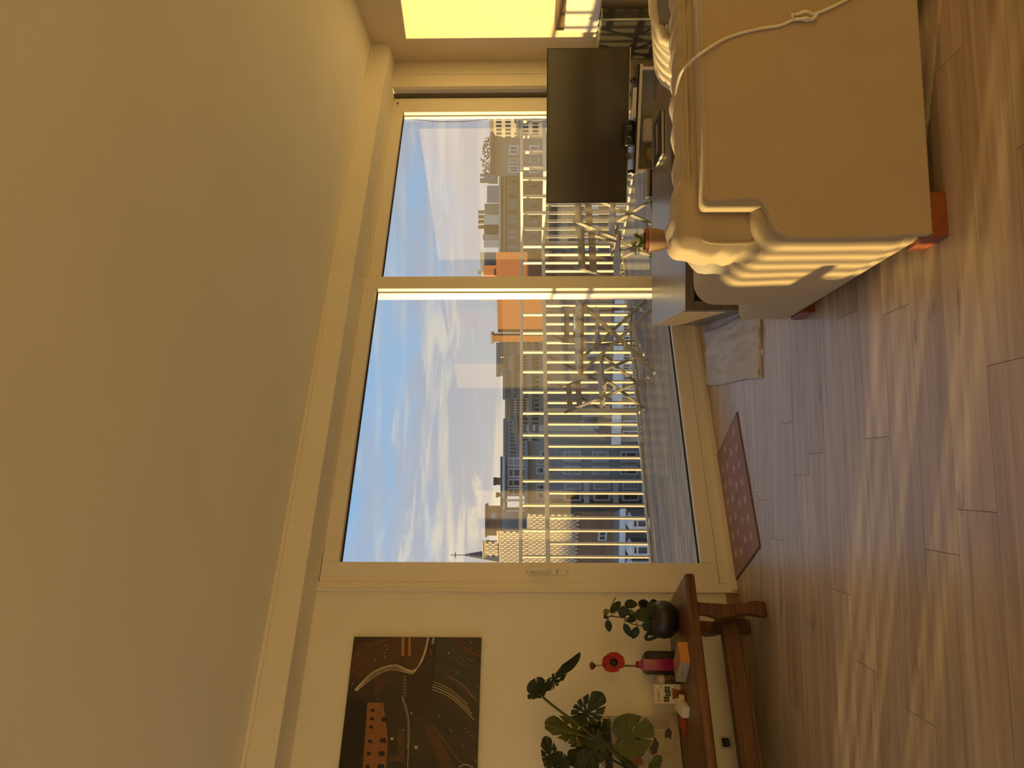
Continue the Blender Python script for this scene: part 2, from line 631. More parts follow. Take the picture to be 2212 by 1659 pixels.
# casing round the glazing: a flat board with a raised outer lip
cs = thing('trim_3', None, None, WA, TH, kind='structure')
mb = MB().box(-.022, .036, -.012, .03, 0, 2.52).box(4.64, 4.82, -.012, .03, 0, 2.52).box(.036, 4.64, -.012, .03, 2.452, 2.52).box(.036, 4.64, -.012, .03, 0, .088)
mb.build('casing_board', M_upvc, cs, bevel=.003)
mb = MB().box(-.022, -.010, -.026, -.012, 0, 2.52).box(4.803, 4.82, -.026, -.012, 0, 2.52).box(-.010, 4.803, -.026, -.012, 2.506, 2.52).box(-.010, 4.803, -.040, -.012, 0, .035)
mb.build('casing_lip', M_upvc, cs, bevel=.003)
MB().box(-.012, 4.815, .03, .262, -.005, .06).build('sill', M_steel, cs)
MB().box(-.012, .012, .03, .262, .06, 2.515).box(4.665, 4.815, .03, .262, .06, 2.515).box(.012, 4.665, .03, .262, 2.47, 2.515).build('reveal', M_upvc, cs)

def sash(root, t0, t1, z0, z1, d0, d1, wl_, wr_, wb, wt, gd, glass=None):
    """a framed pane: four rails, beads, gasket and the glass"""
    MB().box(t0, t0 + wl_, d0, d1, z0, z1).build('stile', M_upvc, root, bevel=.004)
    MB().box(t1 - wr_, t1, d0, d1, z0, z1).build('stile', M_upvc, root, bevel=.004)
    MB().box(t0 + wl_, t1 - wr_, d0, d1, z1 - wt, z1).build('top_rail', M_upvc, root, bevel=.004)
    MB().box(t0 + wl_, t1 - wr_, d0, d1, z0, z0 + wb).build('bottom_rail', M_upvc, root, bevel=.004)
    a, b, c, e = t0 + wl_, t1 - wr_, z0 + wb, z1 - wt
    g = .009
    m = MB().box(a, b, gd - .008, gd + .008, e - g, e).box(a, b, gd - .008, gd + .008, c, c + g)
    m.build('gasket', M_gasket, root)
    m = MB().box(a, a + g, gd - .008, gd + .008, c + g, e - g).box(b - g, b, gd - .008, gd + .008, c + g, e - g)
    m.build('glazing_bead', M_upvc, root, bevel=.002)
    MB().quad((a + g, gd, c + g), (b - g, gd, c + g), (b - g, gd, e - g), (a + g, gd, e - g)).build('pane', glass or M_glass, root)
dr = thing('door_1', None, None, WA, TH, kind='structure')
sash(dr, .038, 2.380, .092, 2.448, .0, .075, .125, .108, .092, .100, .052)
wd = thing('window_1', None, None, WA, TH, kind='structure')
sash(wd, 2.30, 4.604, .092, 2.448, .088, .17, .165, .195, .092, .100, .140)
# dark strip coloured as the track slot's shade, and the lip above the pane
MB().box(4.606, 4.638, .06, .10, .092, 2.45).build('slot_shade_strip', pm('slot_shade_colour', (.10, .085, .07), rough=.6), wd)
MB().box(2.39, 4.60, .02, .085, 2.440, 2.450).build('track_lip', M_upvc, wd)
# sliding door handle: plate, pull grip, cylinder and key
pl = MB()
pts = []
for k in range(13):
    a = math.pi * k / 12
    pts.append((.0175 * math.cos(a), 1.212 + .0175 * math.sin(a)))
for k in range(13):
    a = math.pi + math.pi * k / 12
    pts.append((.0175 * math.cos(a), .988 + .0175 * math.sin(a)))
hd = pl.prism(pts, -.009, 0.0, 'y').build('door_handle', M_upvc, dr, bevel=.002)
hd.location = (.103, 0, 0)
MB().box(-.012, .012, -.062, -.044, 1.076, 1.204).box(-.010, .010, -.046, -.008, 1.082, 1.100).box(-.010, .010, -.046, -.008, 1.180, 1.198).build('grip', M_upvc, hd, bevel=.006, seg=3, smooth=True)
MB().prism([(.009 * math.cos(a * math.pi / 8), 1.042 + .009 * math.sin(a * math.pi / 8)) for a in range(16)], -.022, -.008, 'y').build('lock_cylinder', M_steel, hd)
MB().box(-.0015, .0015, -.052, -.020, 1.036, 1.050).build('key', M_steel, hd, bevel=.001)
for z in (1.215, .985):
    MB().prism([(.004 * math.cos(a * math.pi / 6), z + .004 * math.sin(a * math.pi / 6)) for a in range(12)], -.011, -.008, 'y').build('screw', M_base, hd)
lt = MB().box(-.022, .022, -.010, 0, -.016, .010).build('frame_bolt', M_white, wd, bevel=.003)
lt.location = (4.52, .088, 2.40)
MB().lathe([(.010, 0), (.010, .012), (.006, .014)], 12).build('knob', M_black, lt).rotation_euler.x = math.radians(90)
# second glazed opening farther along the same wall (its light falls across the floor and the sofa)
w2 = thing('window_2', None, None, WA, TH, kind='structure')
sash(w2, WIN2[0], -2.70, .0, 2.42, .05, .12, .10, .09, .09, .09, .09, M_clear)
sash(w2, -2.70, WIN2[1], .0, 2.42, .05, .12, .09, .10, .09, .09, .09, M_clear)
# wide glazing behind the camera's shoulder, unseen and added to brighten the room
w3 = thing('added_window_3', None, None, rm(XL - .05, 0, 0), TR + math.pi / 2, kind='structure')
for k in range(4):
    wv = (ADDED_WIN[1] - ADDED_WIN[0]) / 4
    sash(w3, ADDED_WIN[0] + wv * k, ADDED_WIN[0] + wv * (k + 1), .12, 2.45, 0, .07, .06, .06, .07, .07, .04, M_clear)
# rough box in the wall where a socket has been taken out
so = thing('socket_recess', 'open square socket hole with rough plaster edges low on the wall', 'socket hole', wl(-.810, 0, .173), TH)
pts = []
for k in range(24):
    a = 2 * math.pi * k / 24
    q = max(abs(math.cos(a)), abs(math.sin(a)))
    r = (.030 if k % 2 else .034) / q + random.uniform(-.003, .004)
    pts.append((r * math.cos(a), r * math.sin(a)))
MB().prism(pts, -.0022, .0, 'y').build('plaster_patch', pm('bare_plaster', (.80, .74, .62), (.60, .53, .42), scale=60, rough=.9, bump=.6), so)
pts = []
for k in range(20):
    a = 2 * math.pi * k / 20
    q = max(abs(math.cos(a)), abs(math.sin(a)))
    r = .021 / q * (1 + random.uniform(-.10, .08))
    pts.append((r * math.cos(a), r * math.sin(a)))
MB().prism(pts, -.0045, -.0022, 'y').build('back_box', pm('socket_box', (.012, .011, .010), (.05, .045, .04), scale=60, rough=.6, lo=.5, hi=.75), so)
MB().box(-.010, .004, -.007, -.0045, -.002, .002).box(-.004, .011, -.007, -.0045, -.011, -.008).build('terminal', pm('dull_terminal', (.12, .10, .08), rough=.6), so)

# ================================================================== SOFA (room coordinates, back towards the camera)
sf = thing('sofa', 'beige fabric sofa seen from behind with a rounded arm and stubby orange wooden feet', 'sofa', rm(0, 0, 0), TR)
SX0, SX1, SB = .686, 2.95, 2.16
out = [(SX0 + .012, .046), (SX0 + .002, .25), (SX0, .40)]
for k in range(1, 9):
    a = math.pi / 2 * k / 8
    out.append((SX0 + .075 - .075 * math.cos(a), .435 + .080 * math.sin(a)))
out += [(.800, .535), (.806, .56), (.800, .688), (.808, .700), (SX1, .700), (SX1, .046)]
MB().prism(out, SB, SB + .03, 'y').build('back_panel', M_sofa, sf, bevel=.006, seg=2)
rounded('backrest', M_sofa, .795, SX1, SB + .012, SB + .10, .50, .700, .018, sf, 3)
rounded('arm', M_sofa, SX0 + .001, SX0 + .235, SB + .020, 3.10, .044, .545, .085, sf, 6, wrinkle=.004, wscale=5, cuts=6)
rounded('base', M_sofa, SX0 + .010, SX1, SB + .06, 3.385, .046, .275, .03, sf, 3, cuts=3, wrinkle=.004)
for i in range(2):
    x0 = SX0 + .235 + i * 1.02
    rounded('seat_cushion', M_sofa, x0, x0 + 1.01, 2.55, 3.36, .27, .43, .045, sf, 4, cuts=5, puff=.02, wrinkle=.006)
M_foot = pm('orange_beech', (.26, .066, .02), (.20, .052, .015), scale=4, rough=.4, stretch=(14, 2, 14))
for fx, fy in ((SX0 + .006, SB + .004), (SX0 + .006, 3.20), (SX1 - .15, SB + .004), (SX1 - .15, 3.20)):
    MB().box(fx, fx + .135, fy, fy + .155, 0, .050).build('foot', M_foot, sf, bevel=.003)
# seam tubes on the back panel
MB().tube([rm_ for rm_ in [Vector((.812, SB - .001, .690)), Vector((SX1, SB - .001, .690))]], .0022, 6).build('seam', M_sofa, sf)

def box_cushion(name, x0, x1, y0, y1, z0, z1, parent, lean=0.0):
    o = rounded('cushion_body', M_sofa, x0, x1, y0, y1, z0, z1, .045, parent, 5, cuts=9, passes=2, puff=.014, wrinkle=.008, wscale=9)
    # gathers along the boxing
    for v in o.data.vertices:
        edge = min(abs(v.co.z - z1), abs(v.co.x - x0))
        if edge < .07:
            g = .5 + .5 * min(1, max(0, (v.co.y - y0) / .06))
            v.co.z += .006 * g * math.sin(v.co.x * 70 + 2 * math.sin(v.co.x * 9)) * (v.co.z > (z0 + z1) / 2)
            v.co.x += .006 * g * math.sin(v.co.z * 85) * (v.co.x < (x0 + x1) / 2)
    pts = []
    r = .075
    for k in range(9):
        a = math.pi + math.pi / 2 * k / 8
        pts.append((x0 + r + .012 + r * math.cos(a), z0 + r + .012 + r * math.sin(a)))
    pts = [(x1 - .02, z0 + .012)] + list(reversed(pts))
    for k in range(9):
        a = math.pi - math.pi / 2 * k / 8
        pts.append((x0 + r + .012 + r * math.cos(a), z1 - r - .010 + r * math.sin(a)))
    pts.append((x1 - .02, z1 - .010))
    fine = []
    for i in range(len(pts) - 1):
        a, b = pts[i], pts[i + 1]
        n = max(1, int(math.hypot(b[0] - a[0], b[1] - a[1]) / .03))
        for j in range(n):
            k = j / n
            fine.append(Vector((a[0] + (b[0] - a[0]) * k, y0 + .008 + .002 * math.sin(40 * (a[0] + a[1] + k)), a[1] + (b[1] - a[1]) * k)))
    MB().tube(fine, .006, 6).build('piping', M_sofa, parent, smooth=True)
bc = thing('back_cushion', 'plump beige box cushion with piped seams leaning on the sofa backrest', 'cushion', rm(0, 0, 0), TR)
box_cushion('back_cushion', .700, 1.72, 2.275, 2.49, .46, .728, bc)
for v in bc.children[0].data.vertices if bc.children[0].name.startswith('cushion') else bc.children[1].data.vertices:
    if v.co.z > .66:
        v.co.z += .030 * math.exp(-((v.co.x - .78) / .10) ** 2)
bc2 = thing('back_cushion', 'second beige box cushion leaning on the sofa backrest, away from the rounded arm', 'cushion', rm(0, 0, 0), TR)
box_cushion('back_cushion', 1.74, 2.76, 2.275, 2.49, .46, .722, bc2)
# grey knotted throw pillow on the seat by the arm
M_greyfab = fabric('grey_velvet', (.36, .32, .30), (.28, .25, .235), weave=300)
kp = thing('knotted_pillow', 'small grey velvet pillow with a knotted corner tucked behind the sofa arm', 'pillow', rm(.86, 2.62, .43), TR)
rounded('pillow_body', M_greyfab, -.13, .13, -.09, .11, .0, .225, .07, kp, 5, cuts=5, puff=.02, wrinkle=.014, wscale=14)
pts = [Vector((-.10 + .028 * math.cos(a) * (1 + .2 * math.sin(3 * a)), .02 + .035 * math.sin(a), .06 + .02 * math.sin(2 * a))) for a in [2 * math.pi * k / 20 for k in range(21)]]
MB().tube(pts, .017, 8).build('knot', M_greyfab, kp, smooth=True)
for k in range(5):
    a = .3 * k - .6
    MB().tube([Vector((-.095, .02 + .02 * k - .04, .09)), Vector((-.075, .03 * k - .06, .15)), Vector((-.02, .05 * k - .1, .185))], [.008, .006, .002], 6).build('pleat', M_greyfab, kp, smooth=True)

# white cable trailing over the sofa back with a loose knot
cpx = [(1462, 215), (1463, 190), (1470, 160), (1495, 132), (1520, 110), (1570, 82), (1640, 62), (1685, 55), (1718, 41)]
def onback(x, y, off=0.0):
    r = ray(x, y)
    return CAM + r * ((SB - off) / r.dot(RY))
def onry(x, y, ry):
    r = ray(x, y)
    return CAM + r * (ry / r.dot(RY))
pts = [onry(1459, 228, 2.37), onry(1462, 190, 2.31), onry(1471, 158, 2.262), onry(1490, 136, 2.215), onry(1512, 117, SB - .008)]
pts += [onback(x, y, .006) for x, y in cpx[5:]]
k0 = onback(1735, 37, .008)
for k in range(15):
    a = math.pi * 1.1 + 2 * math.pi * k / 14 * 1.25
    pts.append(k0 + Vector((math.cos(a) * .010, 0, math.sin(a) * .036)) - RY * (.006 * (k % 3)))
pts += [onback(1762, 30, .006), onback(1800, 14, .006), onback(1840, -6, .006), onback(1900, -30, .006), onback(1990, -60, .006)]
def smooth_path(ps, n=6):
    out = []
    for i in range(len(ps) - 1):
        p0, p1, p2, p3 = ps[max(i - 1, 0)], ps[i], ps[i + 1], ps[min(i + 2, len(ps) - 1)]
        for j in range(n):
            t = j / n
            out.append(.5 * ((2 * p1) + (p2 - p0) * t + (2 * p0 - 5 * p1 + 4 * p2 - p3) * t * t + (3 * p1 - p0 - 3 * p2 + p3) * t ** 3))
    out.append(ps[-1])
    return out
M_cable = pm('white_cable', (.82, .76, .62), rough=.4)
cb = MB().tube(smooth_path(pts, 5), .0048, 8).build('cable', M_cable, smooth=True)
tag(cb, 'thin white cable with a loose knot trailing down the back of the sofa', 'cable')

# ================================================================== LOW TABLES
def low_table(name, label, x0, x1, y0, y1, top, rz=0.0):
    t = thing(name, label, 'table', (x0, y0, 0), rz)
    L_, D_ = x1 - x0, y1 - y0
    MB().box(0, L_, 0, D_, top - .05, top).build('top', M_tablewood, t, bevel=.002)
    MB().box(0, .05, 0, D_, 0, top - .05).build('side_panel', M_tablewood, t, bevel=.002)
    MB().box(L_ - .05, L_, 0, D_, 0, top - .05).build('side_panel', M_tablewood, t, bevel=.002)
    MB().box(.05, L_ - .05, .02, .04, top - .16, top - .05).build('apron', M_black, t)
    return t
low_table('coffee_table', 'grey wood-look low table with closed sides under the terracotta pot', .405, 1.275, 4.21, 5.335, .350)
low_table('coffee_table', 'narrower low table carrying the large picture book, in front of the television', 1.280, 1.935, 4.63, 5.335, .349)
# terracotta pot with a small succulent
pt = thing('potted_succulent', 'terracotta pot with a small leafy green plant standing on the low table', 'potted plant', (.885, 4.72, .350))
MB().lathe([(.050, 0), (.054, .006), (.066, .05), (.077, .105), (.080, .125), (.074, .127), (.068, .10), (.03, .095)], 32).build('outer_pot', pm('tan_clay', (.50, .31, .19), (.44, .27, .16), scale=9, rough=.7), pt, smooth=True)
MB().lathe([(.045, .08), (.066, .128), (.069, .146), (.063, .146), (.058, .125), (.01, .122)], 28, (.004, 0, 0)).build('inner_pot', pm('dark_terracotta', (.36, .12, .05), rough=.7), pt, smooth=True)
M_leafS = pm('succulent_leaf', (.24, .27, .05), (.14, .19, .035), scale=20, rough=.45, trans=.1)
def oval_leaf(L_, W_, n=8, cup=.15, droop=.2):
    m = MB()
    vs, fs = [], []
    for i in range(n + 1):
        t = i / n
        w = W_ * (math.sin(math.pi * t ** .85) ** .7 if 0 < t < 1 else .0)
        z = -droop * L_ * t * t
        vs += [(-w / 2, L_ * t, z + cup * w), (0, L_ * t, z), (w / 2, L_ * t, z + cup * w)]
    for i in range(n):
        a = 3 * i
        fs += [(a, a + 1, a + 4, a + 3), (a + 1, a + 2, a + 5, a + 4)]
    m.add(vs, fs)
    return m
lm = oval_leaf(.032, .016).mesh('leaf', M_leafS, True)
for k in range(46):
    a = random.uniform(0, 6.28)
    r = random.uniform(.0, .055)
    o = bpy.data.objects.new('leaf', lm)
    COL.objects.link(o)
    o.parent = pt
    o.location = (r * math.cos(a) - .005, r * math.sin(a), .135 + random.uniform(0, .062))
    o.rotation_euler = (random.uniform(.1, 1.2), random.uniform(-.3, .3), a - 1.57 + random.uniform(-.6, .6))
    s = random.uniform(1.0, 1.7)
    o.scale = (s, s, s)
for k in range(7):
    a = 6.28 * k / 7
    MB().tube([(0, 0, .12), (.02 * math.cos(a), .02 * math.sin(a), .16), (.04 * math.cos(a), .04 * math.sin(a), .19)], .002, 5).build('stem', M_leafS, pt)
# large picture book
bk = thing('picture_book', 'large dark picture book with pale page edges lying on the narrower low table', 'book', (1.45, 4.84, .349), math.radians(3))
MB().box(0, .285, 0, .25, 0, .004).build('cover', M_black, bk)
MB().box(.004, .281, .004, .246, .004, .020).build('pages', pm('page_edges', (.78, .70, .52), (.55, .48, .34), scale=3, stretch=(1, 1, 300), rough=.8), bk)
MB().box(0, .285, 0, .25, .020, .025).build('cover', M_black, bk)
m = MB()
MB().box(.06, .25, .10, .17, .0251, .0256).build('cover_print', pm('cover_photo', (.42, .20, .16), (.06, .04, .035), scale=34, rough=.4), bk)

# ================================================================== TELEVISION CORNER
YAW = math.radians(-12)
tvx = thing('television', 'large black flat screen television standing in front of the window', 'television', (1.965, 5.85, .42), YAW)
MB().box(-.565, .565, -.012, .022, .022, .648).build('bezel', M_black, tvx, bevel=.004)
MB().box(-.557, .557, -.0135, -.012, .036, .640).build('screen', M_gloss, tvx)
MB().box(-.565, .565, -.0145, -.011, .0215, .030).build('lower_trim', M_steel, tvx)
MB().box(-.30, .30, .022, .060, .10, .42).build('back_housing', M_black, tvx, bevel=.01)
for s in (-1, 1):
    MB().box(s * .33 - .012, s * .33 + .012, -.09, .10, 0, .010).box(s * .33 - .012, s * .33 + .012, -.006, .016, .0, .030).build('foot', M_black, tvx, bevel=.003)
YU = math.radians(-19)
un = thing('media_unit', 'white low open-fronted media unit under the television', 'cabinet', (1.59, 5.76, 0), YU)
UW, UD, UT = .735, .36, .405
MB().box(-.01, UW + .02, 0, UD, UT - .022, UT).build('top', M_white, un, bevel=.002)
MB().box(-.01, UW + .02, -.002, UD, UT, UT + .012).build('top_sheet', M_black, un, bevel=.002)
for x in (0, UW - .02):
    MB().box(x, x + .022, .002, UD, .03, UT - .022).build('side', M_white, un, bevel=.002)
MB().box(.022, UW - .02, .002, UD, .05, .07).build('shelf', M_white, un)
MB().box(.022, UW - .02, .002, UD, .225, .243).build('shelf', M_white, un)
MB().box(.022, UW - .02, UD - .01, UD, .05, UT - .022).build('back', M_white, un)
for x in (.02, UW - .06):
    for y in (.03, UD - .07):
        MB().box(x, x + .04, y, y + .04, 0, .05).build('foot', M_white, un)
def uloc(x, y, z):
    c, s = math.cos(YU), math.sin(YU)
    return Vector((1.59 + x * c - y * s, 5.76 + x * s + y * c, z))
sp = thing('portable_speaker', 'small black speaker with two round drivers under the screen', 'speaker', uloc(.28, .09, UT + .012), YU)
rounded('speaker_body', M_black, -.095, .095, -.03, .03, 0, .075, .02, sp, 4)
for s in (-1, 1):
    o = MB().lathe([(.022, 0), (.022, .004), (.016, .004), (.010, .001), (.004, .003)], 20).build('driver', pm('speaker_cone', (.05, .048, .045), rough=.5), sp)
    o.location = (s * .038, -.030, .038)
    o.rotation_euler.x = math.radians(90)
pp = thing('paper_sheets', 'loose white sheets lying beside the small black speaker', 'paper', uloc(.50, .10, UT + .012), YU)
for k in range(3):
    MB().box(-.11 + .01 * k, .10, -.08 + .012 * k, .10, .0015 * k, .0015 * k + .0012).build('sheet', pm('white_paper', (.84, .80, .70), rough=.8), pp)
gb = thing('glass_tumbler', 'small clear glass standing on the media unit left of the speaker', 'glass', uloc(.115, .08, UT + .012), YU)
MB().lathe([(.022, 0), (.026, .05), (.023, .05), (.020, .006), (.0, .005)], 20, cap=False).build('glass_wall', glass_mat('tumbler_glass', 3.5, (.9, .92, .9)), gb, smooth=True)
MB().lathe([(.019, .006), (.021, .022)], 16).build('contents', pm('amber_candle', (.75, .60, .32), rough=.5), gb)
rt = thing('router', 'beige rounded box with an arch moulding inside the open media unit', 'router', uloc(.30, .20, .243), YU)
rounded('router_body', M_white, -.085, .085, -.05, .05, 0, .10, .015, rt, 3)
MB().tube([Vector((-.05, -.052, .005)), Vector((-.05, -.052, .055))] + [Vector((-.05 * math.cos(a), -.052, .055 + .03 * math.sin(a))) for a in [math.pi * k / 8 for k in range(1, 8)]] + [Vector((.05, -.052, .055)), Vector((.05, -.052, .005))], .003, 6).build('arch', M_white, rt)
MB().box(.01, .03, -.053, -.05, .02, .05).build('light', pm('pale_lens', (.9, .86, .72), rough=.2), rt)
sv = thing('crumpled_foil', 'crumpled pale packet on the lower shelf of the media unit', 'packet', uloc(.12, .14, .243), YU)
rounded('packet_body', pm('crumpled_paper', (.50, .42, .28), (.30, .24, .16), scale=30, rough=.5), -.05, .05, -.04, .04, 0, .075, .025, sv, 4, wrinkle=.02, wscale=30, cuts=2)
bx = thing('storage_box', 'black box with a grey lid between the media unit and the low table', 'box', (1.335, 5.46, 0), math.radians(-8))
MB().box(0, .19, 0, .17, 0, .345).build('box_body', M_black, bx, bevel=.004)
MB().box(-.003, .193, -.003, .173, .345, .365).build('lid', pm('grey_card', (.33, .30, .26), (.28, .255, .22), scale=12, rough=.7), bx, bevel=.002)
# dark panel heater by the right wall with pale metal trim
ph = thing('panel_heater', 'wide dark glossy panel with pale metal edging standing along the right wall', 'heater', rm(XR - .17, 5.84, 0), TR)
M_heat = pm('dark_panel', (.045, .040, .030), (.03, .027, .02), scale=2, rough=.22)
MB().box(0, .10, 0, .60, .04, .60).build('panel', M_heat, ph, bevel=.008)
MB().box(-.006, .004, -.008, .008, .04, .612).build('edge_trim', M_steel, ph)
MB().box(-.006, .10, -.008, .60, .600, .615).build('top_trim', M_steel, ph, bevel=.003)
for y in (.06, .54):
    MB().box(.01, .09, y - .03, y + .03, 0, .045).build('foot', M_black, ph)
# white sideboard against the right wall with a brown wooden top
sb = thing('sideboard', 'white sideboard with a thick brown wooden top against the sunlit right wall', 'sideboard', rm(XR - .105, 0, 0), TR)
MB().box(0, .10, 4.75, 6.11, .62, .905).build('carcass', M_white, sb, bevel=.003)
MB().box(-.012, .0, 4.75, 5.42, .63, .90).build('door', M_white, sb, bevel=.003)
MB().box(-.012, .0, 5.43, 6.105, .63, .90).build('door', M_white, sb, bevel=.003)
MB().box(-.02, .10, 4.75, 6.06, .905, .985).build('top', pm('walnut_top', (.20, .12, .05), (.13, .075, .03), scale=4, stretch=(12, 1, 12), rough=.5), sb, bevel=.003)
for y in (4.80, 5.6):
    MB().box(.02, .08, y, y + .06, 0, .62).build('leg', M_white, sb, bevel=.003)
# white ribbed garden chair with a grey laptop resting in it
M_plast = pm('white_moulded_plastic', (.80, .70, .52), (.78, .68, .50), scale=4, rough=.45)
ch = thing('ribbed_armchair', 'white moulded armchair with curved ribs beside the sofa', 'armchair', (1.76, 4.07, 0), math.radians(4))
nr = 9
for k in range(nr):
    y = k * .055
    zt = .535 - .011 * k
    pts = [Vector((.0, y, .06)), Vector((.0, y, zt - .17))] + [Vector((.16 - .16 * math.cos(a), y, zt - .16 + .16 * math.sin(a))) for a in [math.pi / 2 * j / 8 for j in range(1, 9)]] + [Vector((.50, y, zt + .012)), Vector((.72, y, zt + .012))]
    MB().tube(pts, .026, 8).build('rib', M_plast, ch, smooth=True)
rounded('seat_shell', M_plast, .03, .72, -.02, .48, .28, .40, .04, ch, 4)
MB().tube([Vector((-.01, -.03, .05)), Vector((-.01, -.03, .36)), Vector((.06, -.03, .50)), Vector((.20, -.03, .545)), Vector((.72, -.03, .555))], .03, 10).build('rim', M_plast, ch, smooth=True)
for x, y in ((.03, .0), (.68, .0), (.03, .44), (.68, .44)):
    MB().bar((x, y, 0), (x, y, .30), .05, .04).build('leg', M_plast, ch)
lp = thing('laptop_sleeve', 'flat grey sleeve leaning inside the white ribbed armchair', 'sleeve', (1.90, 4.00, .395), math.radians(8))
rounded('sleeve_body', pm('grey_felt', (.30, .28, .27), (.26, .24, .235), scale=90, rough=.85), 0, .40, -.012, .012, 0, .135, .010, lp, 3)
lp.rotation_euler = (math.radians(-12), math.radians(-6), math.radians(8))

# ================================================================== FLOOR TEXTILES
M_mat = fabric('mauve_carpet', (.30, .155, .16), (.24, .12, .125), weave=260, bump=.5)
M_matd = fabric('pink_carpet', (.48, .32, .30), (.42, .28, .265), weave=260, bump=.5)
mt = thing('door_mat', 'mauve doormat with pale pink rectangles lying against the sliding door', 'mat', wl(.055, -.575, 0), TH)
MW, MD = .80, .53
MB().box(.0, MW, 0, MD, 0, .007).build('pile', M_mat, mt, bevel=.003)
MB().box(-.008, MW + .008, -.008, .0, 0, .0055).box(-.008, .0, 0, MD, 0, .0055).box(MW, MW + .008, 0, MD, 0, .0055).build('binding', pm('mat_binding', (.16, .08, .085), rough=.8), mt)
for i in range(7):
    for j in range(4):
        x = .07 + i * .108 + (.028 if j % 2 else 0)
        y = .075 + j * .115
        if x + .04 < MW - .02:
            MB().box(x, x + .042, y, y + .048, .0065, .0085).build('motif', M_matd, mt, bevel=.0008)
# grey towel
def towel():
    m = MB()
    nx_, ny_ = 30, 66
    vs = []
    for j in range(ny_ + 1):
        for i in range(nx_ + 1):
            u, v = i / nx_, j / ny_
            x = u * .365 + .006 * math.sin(v * 7)
            y = v * 1.20 + .012 * math.sin(u * 5 + 1)
            e = min(u, 1 - u, v, 1 - v)
            z = .014 + .026 * max(0, noise.noise(Vector((x * 15 + y * 2, y * 2.4, 3)))) + .010 * noise.noise(Vector((x * 34, y * 7, 1)))
            z *= min(1, .55 + e * 9)
            vs.append((x, y, max(.004, z)))
    fs = [(j * (nx_ + 1) + i, j * (nx_ + 1) + i + 1, (j + 1) * (nx_ + 1) + i + 1, (j + 1) * (nx_ + 1) + i) for j in range(ny_) for i in range(nx_)]
    return m.add(vs, fs)
M_tow = fabric('grey_terry', (.60, .55, .51), (.48, .44, .41), weave=240, bump=.9)
tw = thing('towel', 'crumpled grey terry towel spread on the floor by the low table', 'towel', (.030, 3.985, 0), math.radians(2.0))
o = towel().build('cloth', M_tow, tw, smooth=True)
sd = o.modifiers.new('thick', 'SOLIDIFY')
sd.thickness = .004
sd.offset = 1
MB().box(0, .365, -.004, .006, .0, .012).build('hem', M_tow, tw, bevel=.002)
MB().box(.12, .150, -.030, -.004, .002, .0035).build('care_tag', pm('white_label', (.8, .76, .68), rough=.7), tw)

# ================================================================== PICTURE ON THE WALL
cv = thing('canvas_print', 'unframed canvas print of a city junction at night with light trails', 'picture', wl(0, 0, 0), TH)
CT0, CT1, CZ0, CZ1 = -1.36, -.283, 1.476, 2.197
MB().box(CT0, CT1, -.022, 0, CZ0, CZ1).build('canvas', pm('night_print', (.028, .020, .014), (.050, .030, .018), scale=7, rough=.45), cv, bevel=.001)
def pq(zx, zy):
    t, z, _ = onwall(700 + zx * .2532, 1240 + zy * .2532, -.022)
    return min(max(t, CT0 + .002), CT1 - .002), min(max(z, CZ0 + .002), CZ1 - .002)
LAY = [0]
def prt_poly(pts, mat, name='print_area'):
    LAY[0] += 1
    d = -.0222 - .00002 * LAY[0]
    q = [pq(*p) for p in pts]
    MB().add([(t, d, z) for t, z in q], [tuple(range(len(q)))]).build(name, mat, cv)
def prt_line(pts, w, mat, name='light_trail', n=8):
    LAY[0] += 1
    d = -.0222 - .00002 * LAY[0]
    P_ = smooth_path([Vector((*pq(*p), 0)) for p in pts], n)
    vs, fs = [], []
    for i, p in enumerate(P_):
        a = P_[min(i + 1, len(P_) - 1)] - P_[max(i - 1, 0)]
        nn = Vector((-a.y, a.x, 0)).normalized() * w / 2
        for s in (1, -1):
            t = min(max(p.x + nn.x * s, CT0 + .001), CT1 - .001)
            z = min(max(p.y + nn.y * s, CZ0 + .001), CZ1 - .001)
            vs.append((t, d, z))
    for i in range(len(P_) - 1):
        fs.append((2 * i, 2 * i + 1, 2 * i + 3, 2 * i + 2))
    MB().add(vs, fs).build(name, mat, cv)
def flat(n, c):
    return pm(n, c, tuple(v * .8 for v in c), scale=40, rough=.5)
p_or, p_br, p_wh, p_te, p_rd, p_dk, p_am, p_rd2 = flat('print_orange', (.30, .12, .035)), flat('print_brown', (.10, .045, .02)), flat('print_cream', (.62, .52, .36)), flat('print_slate', (.055, .055, .045)), flat('print_red', (.22, .045, .025)), flat('print_black', (.010, .008, .006)), flat('print_amber', (.45, .20, .05)), flat('print_road', (.045, .024, .014))
prt_poly([(100, 1655), (200, 1050), (380, 1090), (330, 1655)], p_dk)
prt_poly([(330, 1655), (370, 1095), (505, 1100), (545, 1400), (530, 1655)], p_or, 'print_facade')
prt_poly([(230, 830), (245, 700), (300, 590), (640, 540), (660, 740), (470, 790), (300, 900)], p_br)
prt_poly([(660, 535), (900, 535), (860, 700), (760, 830), (680, 790)], p_br)
prt_poly([(950, 560), (1110, 550), (1340, 760), (1330, 1090), (1130, 960), (940, 830)], p_te)
prt_poly([(690, 850), (900, 850), (930, 1000), (840, 1200), (740, 1200), (700, 1060)], p_rd2)
prt_poly([(850, 1300), (1000, 1655), (1120, 1655), (930, 1300)], p_br)
prt_poly([(430, 890), (545, 890), (430, 1055)], p_br)
prt_poly([(620, 1320), (670, 1330), (690, 1600), (560, 1600), (560, 1560), (640, 1540)], p_br)
for x0, w_ in ((662, 24), (722, 18)):
    prt_poly([(x0, 530), (x0 + w_, 530), (x0 + w_, 700), (x0 - 6, 700)], p_am)
